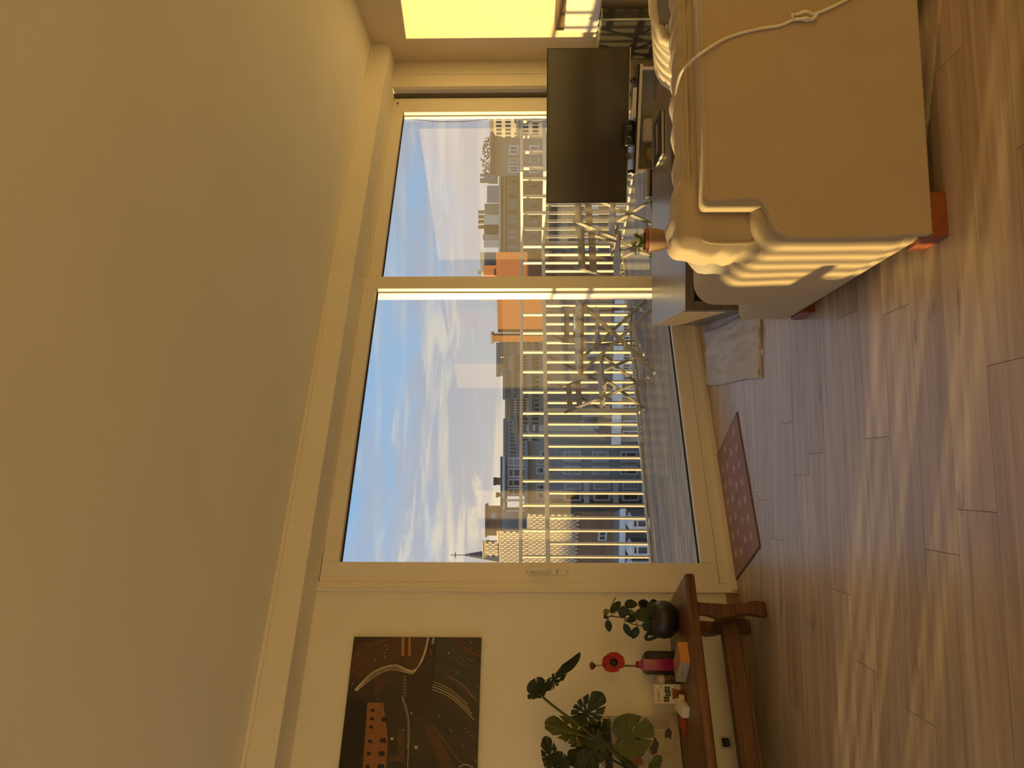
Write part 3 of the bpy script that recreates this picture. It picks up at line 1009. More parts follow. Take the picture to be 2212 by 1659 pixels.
for k, (o_, w_) in enumerate(((0, .006), (16, .004), (34, .003), (48, .003))):
    prt_line([(262 + o_ * .3, 990 + o_ * .2), (400, 850 + o_), (520, 792 + o_ * .8), (620, 778 + o_ * .9), (700, 812 + o_ * .6), (765, 822 + o_ * .5), (825 - o_ * .2, 760), (866 - o_ * .2, 660), (893 - o_ * .2, 538)], w_, p_wh)
for o_, w_ in ((0, .0025), (22, .002), (45, .004), (70, .003)):
    prt_line([(925, 915 + o_), (1040, 962 + o_), (1130, 1025 + o_), (1225 + o_ * .8, 1110 + o_ * 1.9)], w_, p_wh)
prt_line([(670, 1050), (712, 1180), (726, 1320), (720, 1500), (712, 1655)], .003, p_wh)
prt_line([(660, 1040), (700, 1180), (716, 1320), (708, 1500)], .0015, p_wh)
prt_line([(1050, 865), (1160, 930), (1240, 1010), (1318, 1095)], .006, p_or)
prt_line([(1130, 545), (1190, 620), (1260, 670), (1338, 705)], .008, p_rd)
prt_line([(1160, 545), (1230, 620), (1290, 650), (1338, 680)], .003, p_rd)
prt_line([(245, 720), (340, 640), (480, 580), (640, 540)], .002, p_or)
prt_line([(240, 745), (350, 680), (470, 600), (650, 560)], .002, p_br)
prt_line([(230, 830), (290, 780), (380, 730)], .006, p_rd)
prt_line([(930, 1295), (1040, 1440), (1130, 1570), (1190, 1620)], .003, p_or)
prt_line([(1095, 650), (1180, 720), (1235, 805)], .002, p_or)
prt_line([(1100, 710), (1180, 770), (1235, 805)], .002, p_or)
prt_line([(1150, 1650), (1200, 1625), (1270, 1650)], .004, p_wh)
prt_line([(960, 540), (950, 650), (935, 800), (920, 940)], .006, p_dk)
prt_line([(935, 545), (925, 600)], .012, flat('print_pale_blue', (.35, .38, .34)))
prt_line([(905, 640), (912, 690)], .012, p_rd)
for k in range(7):
    y = 870 + k * 27
    prt_poly([(676, y), (704, y), (704, y + 13), (676, y + 13)], p_or, 'print_zebra')
for x, y in ((398, 1150), (392, 1222), (386, 1292), (376, 1414), (364, 1520), (356, 1628)):
    prt_poly([(x, y), (x + 34, y), (x + 34, y + 26), (x, y + 26)], p_dk, 'print_window')
for x, y in ((485, 1218), (470, 1400), (460, 1512), (452, 1622)):
    prt_poly([(x, y + 20), (x + 14, y), (x + 60, y), (x + 60, y + 42), (x + 14, y + 42)], p_dk, 'print_window')
for x, y, r in ((580, 1405, 13), (785, 1478, 14), (528, 615, 5), (536, 645, 5), (514, 672, 5), (520, 704, 5), (676, 1332, 6), (745, 1188, 7), (1065, 672, 7), (243, 938, 5), (1205, 1320, 4), (1233, 1350, 4), (1261, 1380, 4), (1289, 1410, 4), (438, 737, 5), (460, 1070, 5)):
    prt_poly([(x + r * math.cos(a * math.pi / 5), y + r * math.sin(a * math.pi / 5)) for a in range(10)], p_wh, 'print_lamp')
for x, y in ((1240, 570), (1235, 720), (1120, 820), (1300, 950), (970, 1200), (1070, 1320), (1170, 1450), (1280, 1580)):
    prt_line([(x, y), (x + 25, y + 28)], .0016, p_wh, 'print_dash')

# ================================================================== BENCH WITH ITS THINGS
bn = thing('wooden_bench', 'dark stained oak bench with scrolled trestle legs and a long stretcher below the picture', 'bench', wl(0, 0, 0), TH)
BT = .42
rounded('bench_top', M_bench, -1.60, -.105, -.615, -.030, BT - .052, BT, .012, bn, 3)
def wavy_leg(d):
    prof = []
    zs = [0, .03, .06, .12, .18, .24, .30, .368]
    wv = [.036, .040, .036, .026, .034, .040, .030, .030]
    l_ = [(-.252 - w_ + .010 * math.sin(z * 22), z) for z, w_ in zip(zs, wv)]
    r_ = [(-.252 + w_ * .9 + .010 * math.sin(z * 22), z) for z, w_ in zip(zs, wv)]
    return MB().prism(l_ + r_[::-1], d - .028, d + .028, 'y')
for tt in (0, -1.18):
    for d in (-.475, -.150):
        o = wavy_leg(d).build('leg', M_bench, bn, bevel=.006)
        o.location.x = tt
    MB().box(tt - .285, tt - .225, -.45, -.17, .10, .20).build('crosspiece', M_bench, bn, bevel=.006)
    MB().box(tt - .29, tt - .22, -.52, -.10, .340, .368).build('top_bearer', M_bench, bn, bevel=.006)
MB().box(-1.44, -.26, -.345, -.275, .105, .195).build('stretcher', M_bench, bn, bevel=.006)

def quad_base(pixels, z0):
    return [onz(x, y, z0) for x, y in pixels]
def prism_on(name, mat, base, h, parent, bevel=.0015):
    c = sum(base, Vector()) / len(base)
    return MB().prism([(p.x, p.y) for p in base], base[0].z, base[0].z + h).build(name, mat, parent, bevel)
# black round pot with a peperomia
pc = onz(1462, 1338, BT)
pe = thing('potted_peperomia', 'glossy dark green leafy plant in a round black pot at the end of the bench', 'potted plant', pc)
M_pot = pm('black_ceramic', (.014, .012, .010), (.022, .019, .016), scale=14, rough=.35)
MB().lathe([(.045, 0), (.070, .008), (.094, .04), (.099, .075), (.092, .11), (.072, .138), (.060, .146), (.058, .152), (.052, .150), (.050, .135), (.01, .13)], 36).build('pot', M_pot, pe, smooth=True)
MB().tube(smooth_path([Vector((-.060, 0, .140)), Vector((-.095, 0, .165)), Vector((-.108, 0, .150)), Vector((-.092, 0, .105))], 6), .009, 8).build('pot_handle', M_pot, pe, smooth=True)
MB().lathe([(.0, .128), (.048, .132)], 16, cap=False).build('soil', pm('soil', (.03, .02, .012), scale=40, rough=1), pe)
M_leafP = pm('peperomia_leaf', (.034, .052, .016), (.020, .034, .010), scale=14, rough=.5, spec=.3)
M_leafPy = pm('young_leaf', (.15, .17, .035), (.10, .13, .03), scale=14, rough=.4)
M_stemP = pm('green_stem', (.09, .085, .03), (.06, .06, .02), scale=14, rough=.5)
def pxleaf(root, base_px, tip_px, width, Y, mat, tilt=0.0, name='leaf', droop=.1, cup=.12, mesher=None, dY=0.0):
    """a leaf whose midrib runs between two points seen in the photograph, at distance Y"""
    a, b = aty(*base_px, Y), aty(*tip_px, Y + dY)
    d = b - a
    L_ = d.length
    yv = d.normalized()
    view = (CAM - a).normalized()
    nrm = (view - yv * view.dot(yv)).normalized()
    nrm = Matrix.Rotation(tilt, 3, yv) @ nrm
    xv = yv.cross(nrm)
    m = (mesher or oval_leaf)(L_, width, cup=cup, droop=droop)
    mat3 = Matrix((xv, yv, nrm)).transposed()
    loc = root.location
    m.v = [tuple(mat3 @ Vector(p) + a - loc) for p in m.v]
    return m.build(name, mat, root, smooth=True)
def zP(zx, zy):      # picture coordinates read off the enlargement of the peperomia
    return (1290 + zx * .1763, 1250 + zy * .1764)
PL_ = [((290, 280), (155, 425), .034, 0, .3), ((325, 330), (320, 480), .052, -.02, .1), ((250, 400), (400, 400), .058, 0, .5), ((330, 315), (500, 310), .042, .02, -.3), ((500, 290), (630, 320), .045, .02, .4), ((640, 300), (745, 285), .032, .03, .2),
       ((600, 260), (570, 400), .04, .03, -.7), ((740, 330), (590, 400), .055, -.03, .3), ((650, 440), (440, 450), .060, -.04, .2), ((640, 470), (540, 420), .05, -.02, -.4), ((330, 545), (420, 725), .032, -.02, .2), ((495, 585), (430, 745), .036, -.02, -.2), ((130, 500), (150, 660), .032, 0, .1), ((590, 560), (740, 480), .06, -.04, .3), ((570, 520), (690, 640), .052, -.05, .2), ((640, 600), (690, 700), .04, -.04, -.2), ((480, 500), (350, 515), .045, 0, .9), ((430, 380), (400, 470), .04, .03, .3)]
for b_, t_, w_, dy, ti in PL_:
    pxleaf(pe, zP(*b_), zP(*t_), w_ * 1.2, pc.y + dy, M_leafP, ti)
pxleaf(pe, zP(130, 440), zP(90, 370), .036, pc.y, M_leafPy, .2)
pxleaf(pe, zP(85, 440), zP(130, 500), .026, pc.y, M_leafP, .5)
pxleaf(pe, zP(420, 380), zP(430, 450), .03, pc.y + .01, M_leafPy, .3)
for ps, r in (([(720, 430), (560, 400), (420, 490), (330, 480), (160, 460), (130, 500)], .0035), ([(540, 580), (450, 560), (360, 520), (330, 490)], .003), ([(540, 580), (580, 540), (680, 500)], .003), ([(150, 400), (180, 320), (228, 230)], .003), ([(330, 545), (345, 510)], .002), ([(495, 585), (480, 545), (490, 515)], .002), ([(680, 380), (560, 350), (500, 300)], .003), ([(160, 460), (250, 400)], .002)):
    MB().tube(smooth_path([aty(*zP(*q), pc.y) - pc for q in ps], 4), r, 6).build('stem', M_stemP, pe, smooth=True)
# dark box behind the vase
q = onz(1452, 1436, BT)
db = thing('dark_lantern', 'dark square lantern box behind the magenta bottle', 'lantern', wl((q - WA).dot(DW), -.072, BT), TH)
MB().box(-.052, .052, -.05, .05, 0, .150).build('box_body', pm('dark_olive_box', (.030, .026, .018), (.02, .018, .012), scale=10, rough=.45), db, bevel=.003)
MB().prism([(-.052, .150), (.052, .150), (.040, .165), (-.040, .165)], -.045, .045, 'y').build('lid', M_black, db, bevel=.002)
MB().box(-.040, .040, -.053, -.050, .015, .135).build('front_panel', M_black, db, bevel=.001)
# magenta bottle with a poppy
q = onz(1462, 1436, BT)
vb = thing('magenta_bottle', 'tall square magenta bottle holding the poppy stem', 'bottle', q, TH - .25)
M_mag = pm('magenta_glaze', (.32, .010, .085), (.27, .008, .07), scale=4, rough=.22, coat=.4)
rounded('bottle_body', M_mag, -.030, .030, -.030, .030, 0, .190, .007, vb, 3)
MB().lathe([(.024, .185), (.019, .196), (.0175, .203), (.0175, .214), (.019, .216), (.014, .216), (.013, .19)], 20).build('neck', M_mag, vb, smooth=True)
pf = thing('poppy', 'red poppy with a dark heart and a closed bud above it, in the magenta bottle', 'flower', q + Vector((0, 0, .20)))
def zF(zx, zy):
    return (1130 + zx * .1682, 1380 + zy * .1682)
Yf = q.y
M_stem = pm('poppy_stem', (.20, .17, .06), (.13, .12, .04), scale=12, rough=.6)
M_red = pm('poppy_petal', (.56, .045, .014), (.42, .025, .010), scale=16, rough=.55, trans=.1)
for ps, r in (([(1470, 345), (1300, 340), (1170, 330)], .004), ([(1480, 352), (1300, 352), (1010, 342), (930, 345)], .003)):
    MB().tube(smooth_path([aty(*zF(*p), Yf) - pf.location for p in ps], 4), r, 6).build('stem', M_stem, pf, smooth=True)
fc = aty(*zF(1165, 300), Yf - .012)
def petal(R, seed, ang, spread):
    m = MB()
    nr_, na = 5, 16
    vs, fs = [], []
    for i in range(nr_ + 1):
        for j in range(na + 1):
            a = -spread + 2 * spread * j / na
            rr = R * i / nr_ * (1 - .12 * (abs(j / na - .5) * 2) ** 3 + (.04 * math.sin(j * 2.3 + seed) if i == nr_ else 0))
            z = .012 * (i / nr_) ** 2 + .004 * math.sin(a * 9 + seed) * (i / nr_)
            vs.append((rr * math.cos(a + ang), -z * 1.0 + .0015 * seed, rr * math.sin(a + ang)))
    for i in range(nr_):
        for j in range(na):
            k = i * (na + 1) + j
            fs.append((k, k + 1, k + na + 2, k + na + 1))
    return m.add(vs, fs)
for k, (ang, R) in enumerate(((math.pi / 2, .064), (0, .058), (-math.pi / 2 + .3, .058), (math.pi, .050), (math.pi * .75, .056))):
    o = petal(R, k + 1, ang, .95).build('petal', M_red, pf, smooth=True)
    o.location = fc - pf.location
o = MB().lathe([(.0, .0), (.009, .002), (.012, .008), (.008, .013), (.0, .014)], 14).build('seed_head', pm('poppy_heart', (.05, .05, .02), rough=.7), pf)
o.location = fc - pf.location + Vector((0, -.003, 0))
o.rotation_euler.x = math.radians(90)
o = MB().lathe([(.021, 0), (.021, .002)], 18).build('heart_blotch', pm('poppy_blotch', (.015, .01, .01), rough=.7), pf)
o.location = fc - pf.location + Vector((0, -.001, 0))
o.rotation_euler.x = math.radians(90)
bq = aty(*zF(935, 345), Yf) - pf.location
MB().lathe([(.0, -.002), (.008, .003), (.018, .014), (.021, .024), (.013, .032), (.0, .034)], 14, tuple(bq)).build('bud', pm('poppy_bud', (.10, .055, .03), (.20, .03, .015), scale=60, rough=.6), pf, smooth=True)
for k in range(4):
    a = aty(*zF(1190 + 8 * k, 385), Yf - .01) - pf.location
    b = aty(*zF(1170 + 18 * k, 440), Yf - .012) - pf.location
    MB().tube([a, b], [.0015, .0006], 5).build('dry_leaf', pm('dry_leaf', (.40, .36, .24), rough=.7), pf)
# candle in a mosaic glass
q = onz(1466, 1466, BT)
cn = thing('candle', 'white candle in a silver mosaic glass next to the magenta bottle', 'candle', wl((q - WA).dot(DW) - .005, -.13, BT), TH)
MB().lathe([(.030, 0), (.038, .006), (.040, .06), (.038, .072), (.034, .072), (.034, .01)], 28).build('glass_holder', pm('mosaic_glass', (.30, .26, .20), (.06, .05, .04), scale=160, rough=.18, lo=.45, hi=.55, metal=.4, bump=.6), cn, smooth=True)
MB().lathe([(.033, .01), (.035, .085), (.034, .102), (.030, .106), (.026, .098), (.004, .097)], 28).build('wax', pm('white_wax', (.66, .58, .46), rough=.55, trans=.1), cn, smooth=True)
MB().tube([(0, 0, .096), (.001, 0, .106)], .0012, 6).build('wick', M_black, cn)
# kit box with a clover picture
q0, q1 = onz(1472, 1520, BT), onz(1470, 1479, BT)
e = (q1 - q0)
wbx = e.length
rz = math.atan2(e.y, e.x)
kb = thing('clover_kit_box', 'small white box printed with green clovers in a terracotta pot', 'box', q0, rz)
HB = .137
MB().box(0, wbx, 0, .045, 0, HB).build('carton', pm('white_carton', (.72, .64, .50), (.69, .61, .47), scale=4, rough=.55), kb, bevel=.001)
def kbx(zx, zy):     # enlargement of the box front -> box coordinates
    y = 1400 + zy * .1326
    x = 1280 + zx * .1326
    return (1520 - y) / 41.0 * wbx, (1472 - x) / 55.0 * HB
p_green, p_terr, p_red, p_ink = flat('print_clover', (.030, .085, .035)), flat('print_terracotta', (.30, .085, .03)), flat('print_logo_red', (.55, .035, .02)), flat('print_ink', (.06, .045, .035))
p_yel = flat('print_logo_yellow', (.75, .55, .10))
lay = [0]
def kpoly(pts, mat, name):
    lay[0] += 1
    MB().add([(*(kbx(*p)[:1]), -.0004 - .00003 * lay[0], kbx(*p)[1]) for p in pts], [tuple(range(len(pts)))]).build(name, mat, kb)
kpoly([(1085, 840), (1118, 840), (1118, 875), (1085, 875)], p_red, 'logo')
kpoly([(1093, 846), (1110, 846), (1110, 869), (1093, 869)], p_yel, 'logo_letters')
for xx, y0, y1 in ((1080, 670, 815), (1104, 690, 815)):
    for k in range(9):
        a = y0 + (y1 - y0) * k / 9
        kpoly([(xx, a), (xx + 9, a), (xx + 9, a + 11), (xx, a + 11)], p_ink, 'print_letter')
kpoly([(1130, 620), (1150, 640), (1145, 655), (1132, 645)], p_ink, 'print_mark')
kpoly([(1350, 620), (1370, 630), (1365, 645), (1352, 640)], p_ink, 'print_mark')
for cx, cy in ((1235, 670), (1245, 745), (1218, 835)):
    for k in range(4):
        a = math.pi / 4 + math.pi / 2 * k
        px_, py_ = cx + 32 * math.cos(a), cy + 32 * math.sin(a)
        kpoly([(px_ + 27 * math.cos(b * math.pi / 5) * (1 - .18 * (b % 2)), py_ + 27 * math.sin(b * math.pi / 5) * (1 - .18 * (b % 2))) for b in range(10)], p_green, 'print_clover')
kpoly([(1310, 650), (1310, 840), (1440, 790), (1470, 730), (1440, 690)], p_terr, 'print_pot')
# thick floral book lying on the bench
c0, c1, c3 = onz(1491, 1431, BT), onz(1485, 1387, BT), onz(1481, 1473, BT)
fb = thing('floral_book', 'thick book with a red floral cover and orange edge lying on the bench', 'book', c0)
u, v = c1 - c0, c3 - c0
base = [c0 - c0, u, u + v, v]
HBk = .050
MB().prism([(p.x, p.y) for p in base], .003, HBk - .003).build('pages', pm('orange_edge', (.62, .27, .06), (.58, .24, .05), scale=8, rough=.6), fb)
MB().prism([(p.x * 1.0, p.y) for p in base], 0, .003).build('cover', flat('book_back', (.40, .32, .22)), fb)
MB().prism([(p.x, p.y) for p in base], HBk - .003, HBk).build('cover', pm('floral_cover', (.36, .075, .06), (.30, .24, .17), scale=55, rough=.45, lo=.46, hi=.54), fb)
nv = Vector((-v.y, v.x, 0)).normalized()
if nv.dot(-u) < 0:
    nv = -nv
mb = MB()
a0, a1 = nv * .0008, v + nv * .0008
mb.add([a0, a1, a1 + Vector((0, 0, HBk)), a0 + Vector((0, 0, HBk))], [(0, 1, 2, 3)]).build('spine', flat('book_spine', (.46, .38, .27)), fb)
mb = MB()
for k in range(12):
    f0 = .40 + k * .022
    p0, p1 = v * f0 + nv * .0012, v * (f0 + .013) + nv * .0012
    mb.add([p0 + Vector((0, 0, .022)), p1 + Vector((0, 0, .022)), p1 + Vector((0, 0, .028)), p0 + Vector((0, 0, .028))], [(0, 1, 2, 3)])
mb.build('spine_title', p_ink, fb)
# white plug adapter and red envelope
b4 = quad_base([(1489, 1552), (1491, 1528), (1478, 1508), (1470, 1530)], BT)
wp = thing('white_adapter', 'white plastic block with a small clip lying on the bench', 'adapter', b4[0])
c = sum(b4, Vector()) / 4
MB().prism([(p.x - b4[0].x, p.y - b4[0].y) for p in b4], 0, .036).build('block', pm('white_abs', (.80, .72, .56), rough=.4), wp, bevel=.004, seg=2)
cl = onz(1480, 1507, BT) - b4[0]
MB().lathe([(.016, .006), (.016, .030)], 16, (cl.x, cl.y, 0)).build('clip', MATS['white_abs'], wp, bevel=.002)
b4 = quad_base([(1471, 1537), (1482, 1556), (1482, 1592), (1468, 1560)], BT)
rc = thing('red_envelope', 'bright red flat packet beside the white adapter', 'packet', b4[0])
MB().prism([(p.x - b4[0].x, p.y - b4[0].y) for p in b4], 0, .006).build('packet_body', pm('red_card', (.55, .04, .015), (.45, .03, .012), scale=8, rough=.5), rc, bevel=.001)
# framed print leaning behind the big plant
lq = thing('leaning_print', 'pale framed print with blue lettering leaning on the wall behind the monstera', 'framed print', wl(0, 0, 0), TH)
LD = -.055
def lp_(x, y):
    t, z, _ = onwall(x, y, LD - .012)
    return t, z
LT1 = lp_(1380, 1546)[0]
LZ1 = lp_(1297, 1560)[1]
LT0 = LT1 - .46
MB().box(LT0, LT1, LD, LD + .012, BT + .001, LZ1).build('frame', pm('pale_frame', (.50, .42, .30), (.44, .37, .26), scale=10, rough=.5), lq, bevel=.002)
MB().box(LT0 + .014, LT1 - .014, LD - .0005, LD, BT + .016, LZ1 - .014).build('print_sheet', flat('print_sheet', (.48, .41, .29)), lq)
def lrect(x0, x1, y0, y1, mat, name, k=1):
    t1, z1 = lp_(x0, y0)
    t0, z0 = lp_(x1, y1)
    t1, t0 = min(t1, LT1 - .015), max(t0, LT0 + .015)
    z1 = min(z1, LZ1 - .015)
    MB().quad((t0, LD - .0006 * k, z0), (t1, LD - .0006 * k, z0), (t1, LD - .0006 * k, z1), (t0, LD - .0006 * k, z1)).build(name, mat, lq)
lrect(1299, 1327, 1550, 1700, flat('print_charcoal', (.022, .020, .017)), 'print_band', 2)
lrect(1327, 1345, 1552, 1558, flat('print_rust', (.35, .14, .05)), 'print_block', 2)
p_blue = flat('print_sky_blue', (.13, .19, .20))
def letters(s, x, y, size):
    t, z = lp_(x, y)
    M = Matrix.Translation((t, LD - .0018, z)) @ Matrix.Rotation(math.radians(90), 4, 'X')
    text_mesh('print_lettering', s, size, p_blue, lq, M, .0002)
letters('ST', 1306, 1645, .034)
letters('E', 1306, 1588, .034)
letters('U', 1321, 1642, .040)
letters('IR', 1321, 1604, .034)
letters('ON', 1317, 1557, .032)
for k in range(13):
    x = 1408 + k * 3.0
    lrect(x, x + 1.2, 1551, 1576 - abs(k - 6) * .4, flat('print_dark_line', (.07, .06, .045)), 'print_rib', 3)
lrect(1404, 1448, 1550, 1578, flat('print_cream_stack', (.55, .48, .36)), 'print_stack', 2)
def lpoly(pts, mat, name, k=3):
    q_ = [lp_(*p) for p in pts]
    MB().add([(max(min(t, LT1 - .015), LT0 + .015), LD - .0006 * k, z) for t, z in q_], [tuple(range(len(q_)))]).build(name, mat, lq)
lpoly([(1438, 1576), (1446, 1572), (1452, 1580), (1450, 1597), (1443, 1592), (1436, 1594)], p_ink, 'print_figure')
lpoly([(1415, 1590), (1424, 1606), (1420, 1625), (1408, 1632), (1400, 1622), (1410, 1605)], p_ink, 'print_figure')
lpoly([(1392, 1620), (1405, 1618), (1412, 1634), (1396, 1642)], flat('print_pale', (.50, .45, .36)), 'print_figure')
lpoly([(1362, 1640), (1385, 1632), (1392, 1650), (1370, 1659)], flat('print_rust', (.35, .14, .05)), 'print_figure')

# big monstera at the end of the bench (its pot stands beyond the picture edge)
mo = thing('potted_monstera', 'large monstera with split dark green leaves rising from the far end of the bench', 'potted plant', wl(-1.13, -.33, BT), TH * 0)
MB().lathe([(.085, 0), (.095, .01), (.118, .16), (.122, .17), (.112, .17), (.105, .15), (.01, .148)], 32).build('pot', pm('grey_planter', (.35, .31, .25), rough=.6), mo, smooth=True)
M_mon = pm('monstera_leaf', (.040, .055, .014), (.024, .035, .009), scale=7, rough=.5, spec=.3)
M_mony = pm('monstera_young_leaf', (.10, .105, .018), (.065, .075, .014), scale=7, rough=.5, spec=.3)
def split_leaf(seed, lobes, holes):
    def make(L_, W_, cup=.1, droop=.15):
        rnd = random.Random(seed)
        na, nr_ = 200, 8
        c = (0, L_ * .36)
        m = MB()
        vs = [(c[0], c[1], 0)]
        for i in range(1, nr_ + 1):
            for j in range(na):
                a = 2 * math.pi * j / na
                # heart-shaped outline around the centre; angle 0 points at the tip
                ca, sa = math.cos(a), math.sin(a)
                ly = L_ * (.64 if ca > 0 else .46)
                rr = 1 / math.sqrt((ca / ly) ** 2 + (sa / (W_ / 2)) ** 2)
                rr *= 1 - .30 * max(0, -ca) ** 12
                if ca > .8:
                    rr *= 1 + .10 * (ca - .8) / .2
                side = a if a < math.pi else 2 * math.pi - a
                for k in range(lobes):
                    ak = .45 + k * (1.9 / max(1, lobes - 1)) + (.08 if a > math.pi else 0)
                    dd = abs(side - ak)
                    if dd < .045:
                        rr *= 1 - .50 * (1 - dd / .045) ** .6
                f = i / nr_
                x, y = c[0] + rr * f * sa, c[1] + rr * f * ca
                z = cup * abs(x) - droop * L_ * ((y / L_) ** 2) + .02 * L_ * math.sin(side * 9) * f
                vs.append((x, y, z))
        fs = []
        hs = set()
        for k in range(holes):
            ak = .6 + k * (1.5 / max(1, holes - 1))
            for sgn in (1, -1):
                j0 = int((ak if sgn > 0 else 2 * math.pi - ak) / (2 * math.pi) * na)
                for dj in (-3, -2, -1, 0, 1, 2, 3):
                    for i in ((2, 3) if abs(dj) < 3 else (3,)):
                        hs.add((i, (j0 + dj) % na))
        for j in range(na):
            fs.append((0, 1 + j, 1 + (j + 1) % na))
        for i in range(1, nr_):
            for j in range(na):
                if (i, j) in hs:
                    continue
                p = 1 + (i - 1) * na
                fs.append((p + j, p + na + j, p + na + (j + 1) % na, p + (j + 1) % na))
        return m.add(vs, fs)
    return make
def zM(zx, zy):
    return (1130 + zx * .1682, 1380 + zy * .1682)
MY = 3.80
ML = [((205, 690), (60, 740), .055, MY, M_mon, 0, 1, 0, .6, 0), ((205, 690), (740, 262), .085, MY, M_mon, 1, 5, 2, .9, .03), ((130, 720), (240, 520), .10, MY + .01, M_mon, 2, 1, 0, .2, 0),
      ((700, 1080), (1010, 740), .15, MY + .06, M_mon, 3, 5, 3, .3, .0), ((860, 1270), (330, 1060), .135, MY + .03, M_mony, 4, 4, 2, .4, .0), ((620, 1190), (300, 1130), .05, MY + .02, M_mony, 5, 1, 0, .2, 0), ((1200, 1300), (1640, 1150), .20, MY - .06, M_mony, 6, 1, 1, .1, -.02), ((1190, 1300), (1560, 1450), .12, MY - .05, M_mony, 7, 1, 0, .2, 0),
      ((1050, 1290), (600, 1560), .17, MY - .02, M_mon, 8, 5, 2, .2, 0), ((900, 1270), (1080, 1120), .12, MY + .07, M_mon, 9, 1, 0, .2, 0), ((380, 1659), (300, 1290), .09, MY - .02, M_mon, 10, 4, 1, .3, 0), ((560, 1700), (460, 1470), .07, MY - .04, M_mon, 11, 2, 0, .2, 0), ((1000, 1250), (700, 1400), .12, MY + .05, M_mon, 12, 3, 1, -.3, 0),
      ((1650, 1560), (1760, 1640), .09, MY - .1, M_mony, 13, 1, 0, .2, 0), ((1060, 1480), (920, 1530), .05, MY, M_mony, 14, 1, 0, .2, 0), ((700, 1640), (960, 1620), .16, MY - .05, M_mon, 15, 4, 1, .2, 0)]
for b_, t_, w_, Yl, mt_, sd_, lb, ho, ti, dY in ML:
    pxleaf(mo, zM(*b_), zM(*t_), w_, Yl, mt_, ti, 'leaf', .12, .12, split_leaf(sd_, lb, ho), dY)
for ps, r in (([(205, 690), (300, 790), (530, 970), (760, 1140), (900, 1260), (1100, 1360), (1300, 1520), (1500, 1700), (1640, 1900)], .0065), ([(560, 1180), (830, 1265), (1050, 1370), (1280, 1540), (1480, 1720), (1640, 1900)], .006), ([(1215, 1300), (1190, 1400), (1250, 1560), (1450, 1750), (1640, 1900)], .004), ([(700, 1080), (820, 1190), (960, 1270), (1090, 1400), (1300, 1600), (1640, 1900)], .005), ([(600, 1560), (900, 1500), (1150, 1560), (1400, 1720), (1640, 1900)], .005), ([(1700, 1590), (1660, 1700), (1650, 1900)], .004), ([(380, 1640), (700, 1720), (1200, 1780), (1640, 1920)], .005), ([(960, 1250), (1040, 1350), (1200, 1480), (1330, 1580)], .009)):
    q_ = [aty(*zM(*p), MY) for p in ps]
    end = wl(-1.13, -.33, BT + .12)
    if ps[-1][0] > 1600:
        q_[-1] = end
    MB().tube(smooth_path([p - mo.location for p in q_], 4), r, 7).build('petiole', M_mony if r > .005 else M_mon, mo, smooth=True)
# painting on the right wall, seen mirrored in the glass door
pg = thing('wall_painting', 'wide muted city painting on the right wall', 'painting', rm(XR, 4.1, 1.8), TR)
MB().box(-.03, 0, -.55, .55, -.30, .30).build('canvas', pm('muted_painting', (.22, .24, .26), (.34, .32, .27), scale=5, rough=.6, stretch=(1, 3, 1)), pg, bevel=.002)
for y0, y1, z0, z1, c in ((-.5, -.2, -.2, .1, (.25, .32, .30)), (-.1, .1, -.15, .2, (.35, .16, .14)), (.15, .45, -.25, .15, (.18, .22, .28)), (-.3, .3, -.28, -.2, (.30, .28, .22))):
    MB().box(-.0312, -.03, y0, y1, z0, z1).build('paint_block', flat('paint_%d' % int(100 * (y0 + 1)), c), pg)

# ================================================================== TERRACE
DZ = -.05
tr = tag(MB().box(-8.3, 12, .262, 3.12, -.30, DZ - .03).build('terrace_slab', pm('concrete', (.30, .28, .25), rough=.9), loc=WA, rz=TH), kind='structure')
BW = .1385
for k in range(20):
    d0 = .27 + k * BW + (.0)
    if d0 + BW > 3.08:
        break
    for (t0, t1) in ((-8.2 + (k % 3) * .7, .4 + (k % 4) * .9), (.4 + (k % 4) * .9 + .004, 5.4 + (k % 3) * .3), (5.4 + (k % 3) * .3 + .004, 10)):
        MB().box(t0, t1, d0 + .003, d0 + BW - .003, DZ - .03, DZ).build('deck_board', M_deck, tr, bevel=.002, seg=1)
# railing: front run, a return towards the house, then a second run
rl = thing('terrace_railing', 'cream metal railing with upright bars and a double top rail round the terrace', 'railing', WA, TH)
RZ0, RZM, RZT = -.005, 1.0, 1.265
rail_bar = MB().box(-.009, .009, -.020, .020, RZ0, RZM).mesh('baluster', M_alu)
rail_short = MB().box(-.009, .009, -.020, .020, RZM, RZT).mesh('short_bar', M_alu)
def put(me, name, t, d, rz=0.0):
    o = bpy.data.objects.new(name, me)
    COL.objects.link(o)
    o.parent = rl
    o.location = (t, d, 0)
    o.rotation_euler.z = rz
SP = .1392
t = 1.278 - SP * 66
i = 0
while t < 5.46:
    put(rail_bar, 'baluster', t, 3.0)
    if i % 2 == 0:
        put(rail_short, 'short_bar', t, 3.0)
    t += SP
    i += 1
for k in range(1, 9):
    put(rail_bar, 'baluster', 5.50, 3.0 - k * .139, math.pi / 2)
    if k % 2 == 0:
        put(rail_short, 'short_bar', 5.50, 3.0 - k * .139, math.pi / 2)
t = 5.56
i = 0
while t < 10:
    put(rail_bar, 'baluster', t, 1.78)
    if i % 2 == 0:
        put(rail_short, 'short_bar', t, 1.78)
    t += SP
    i += 1
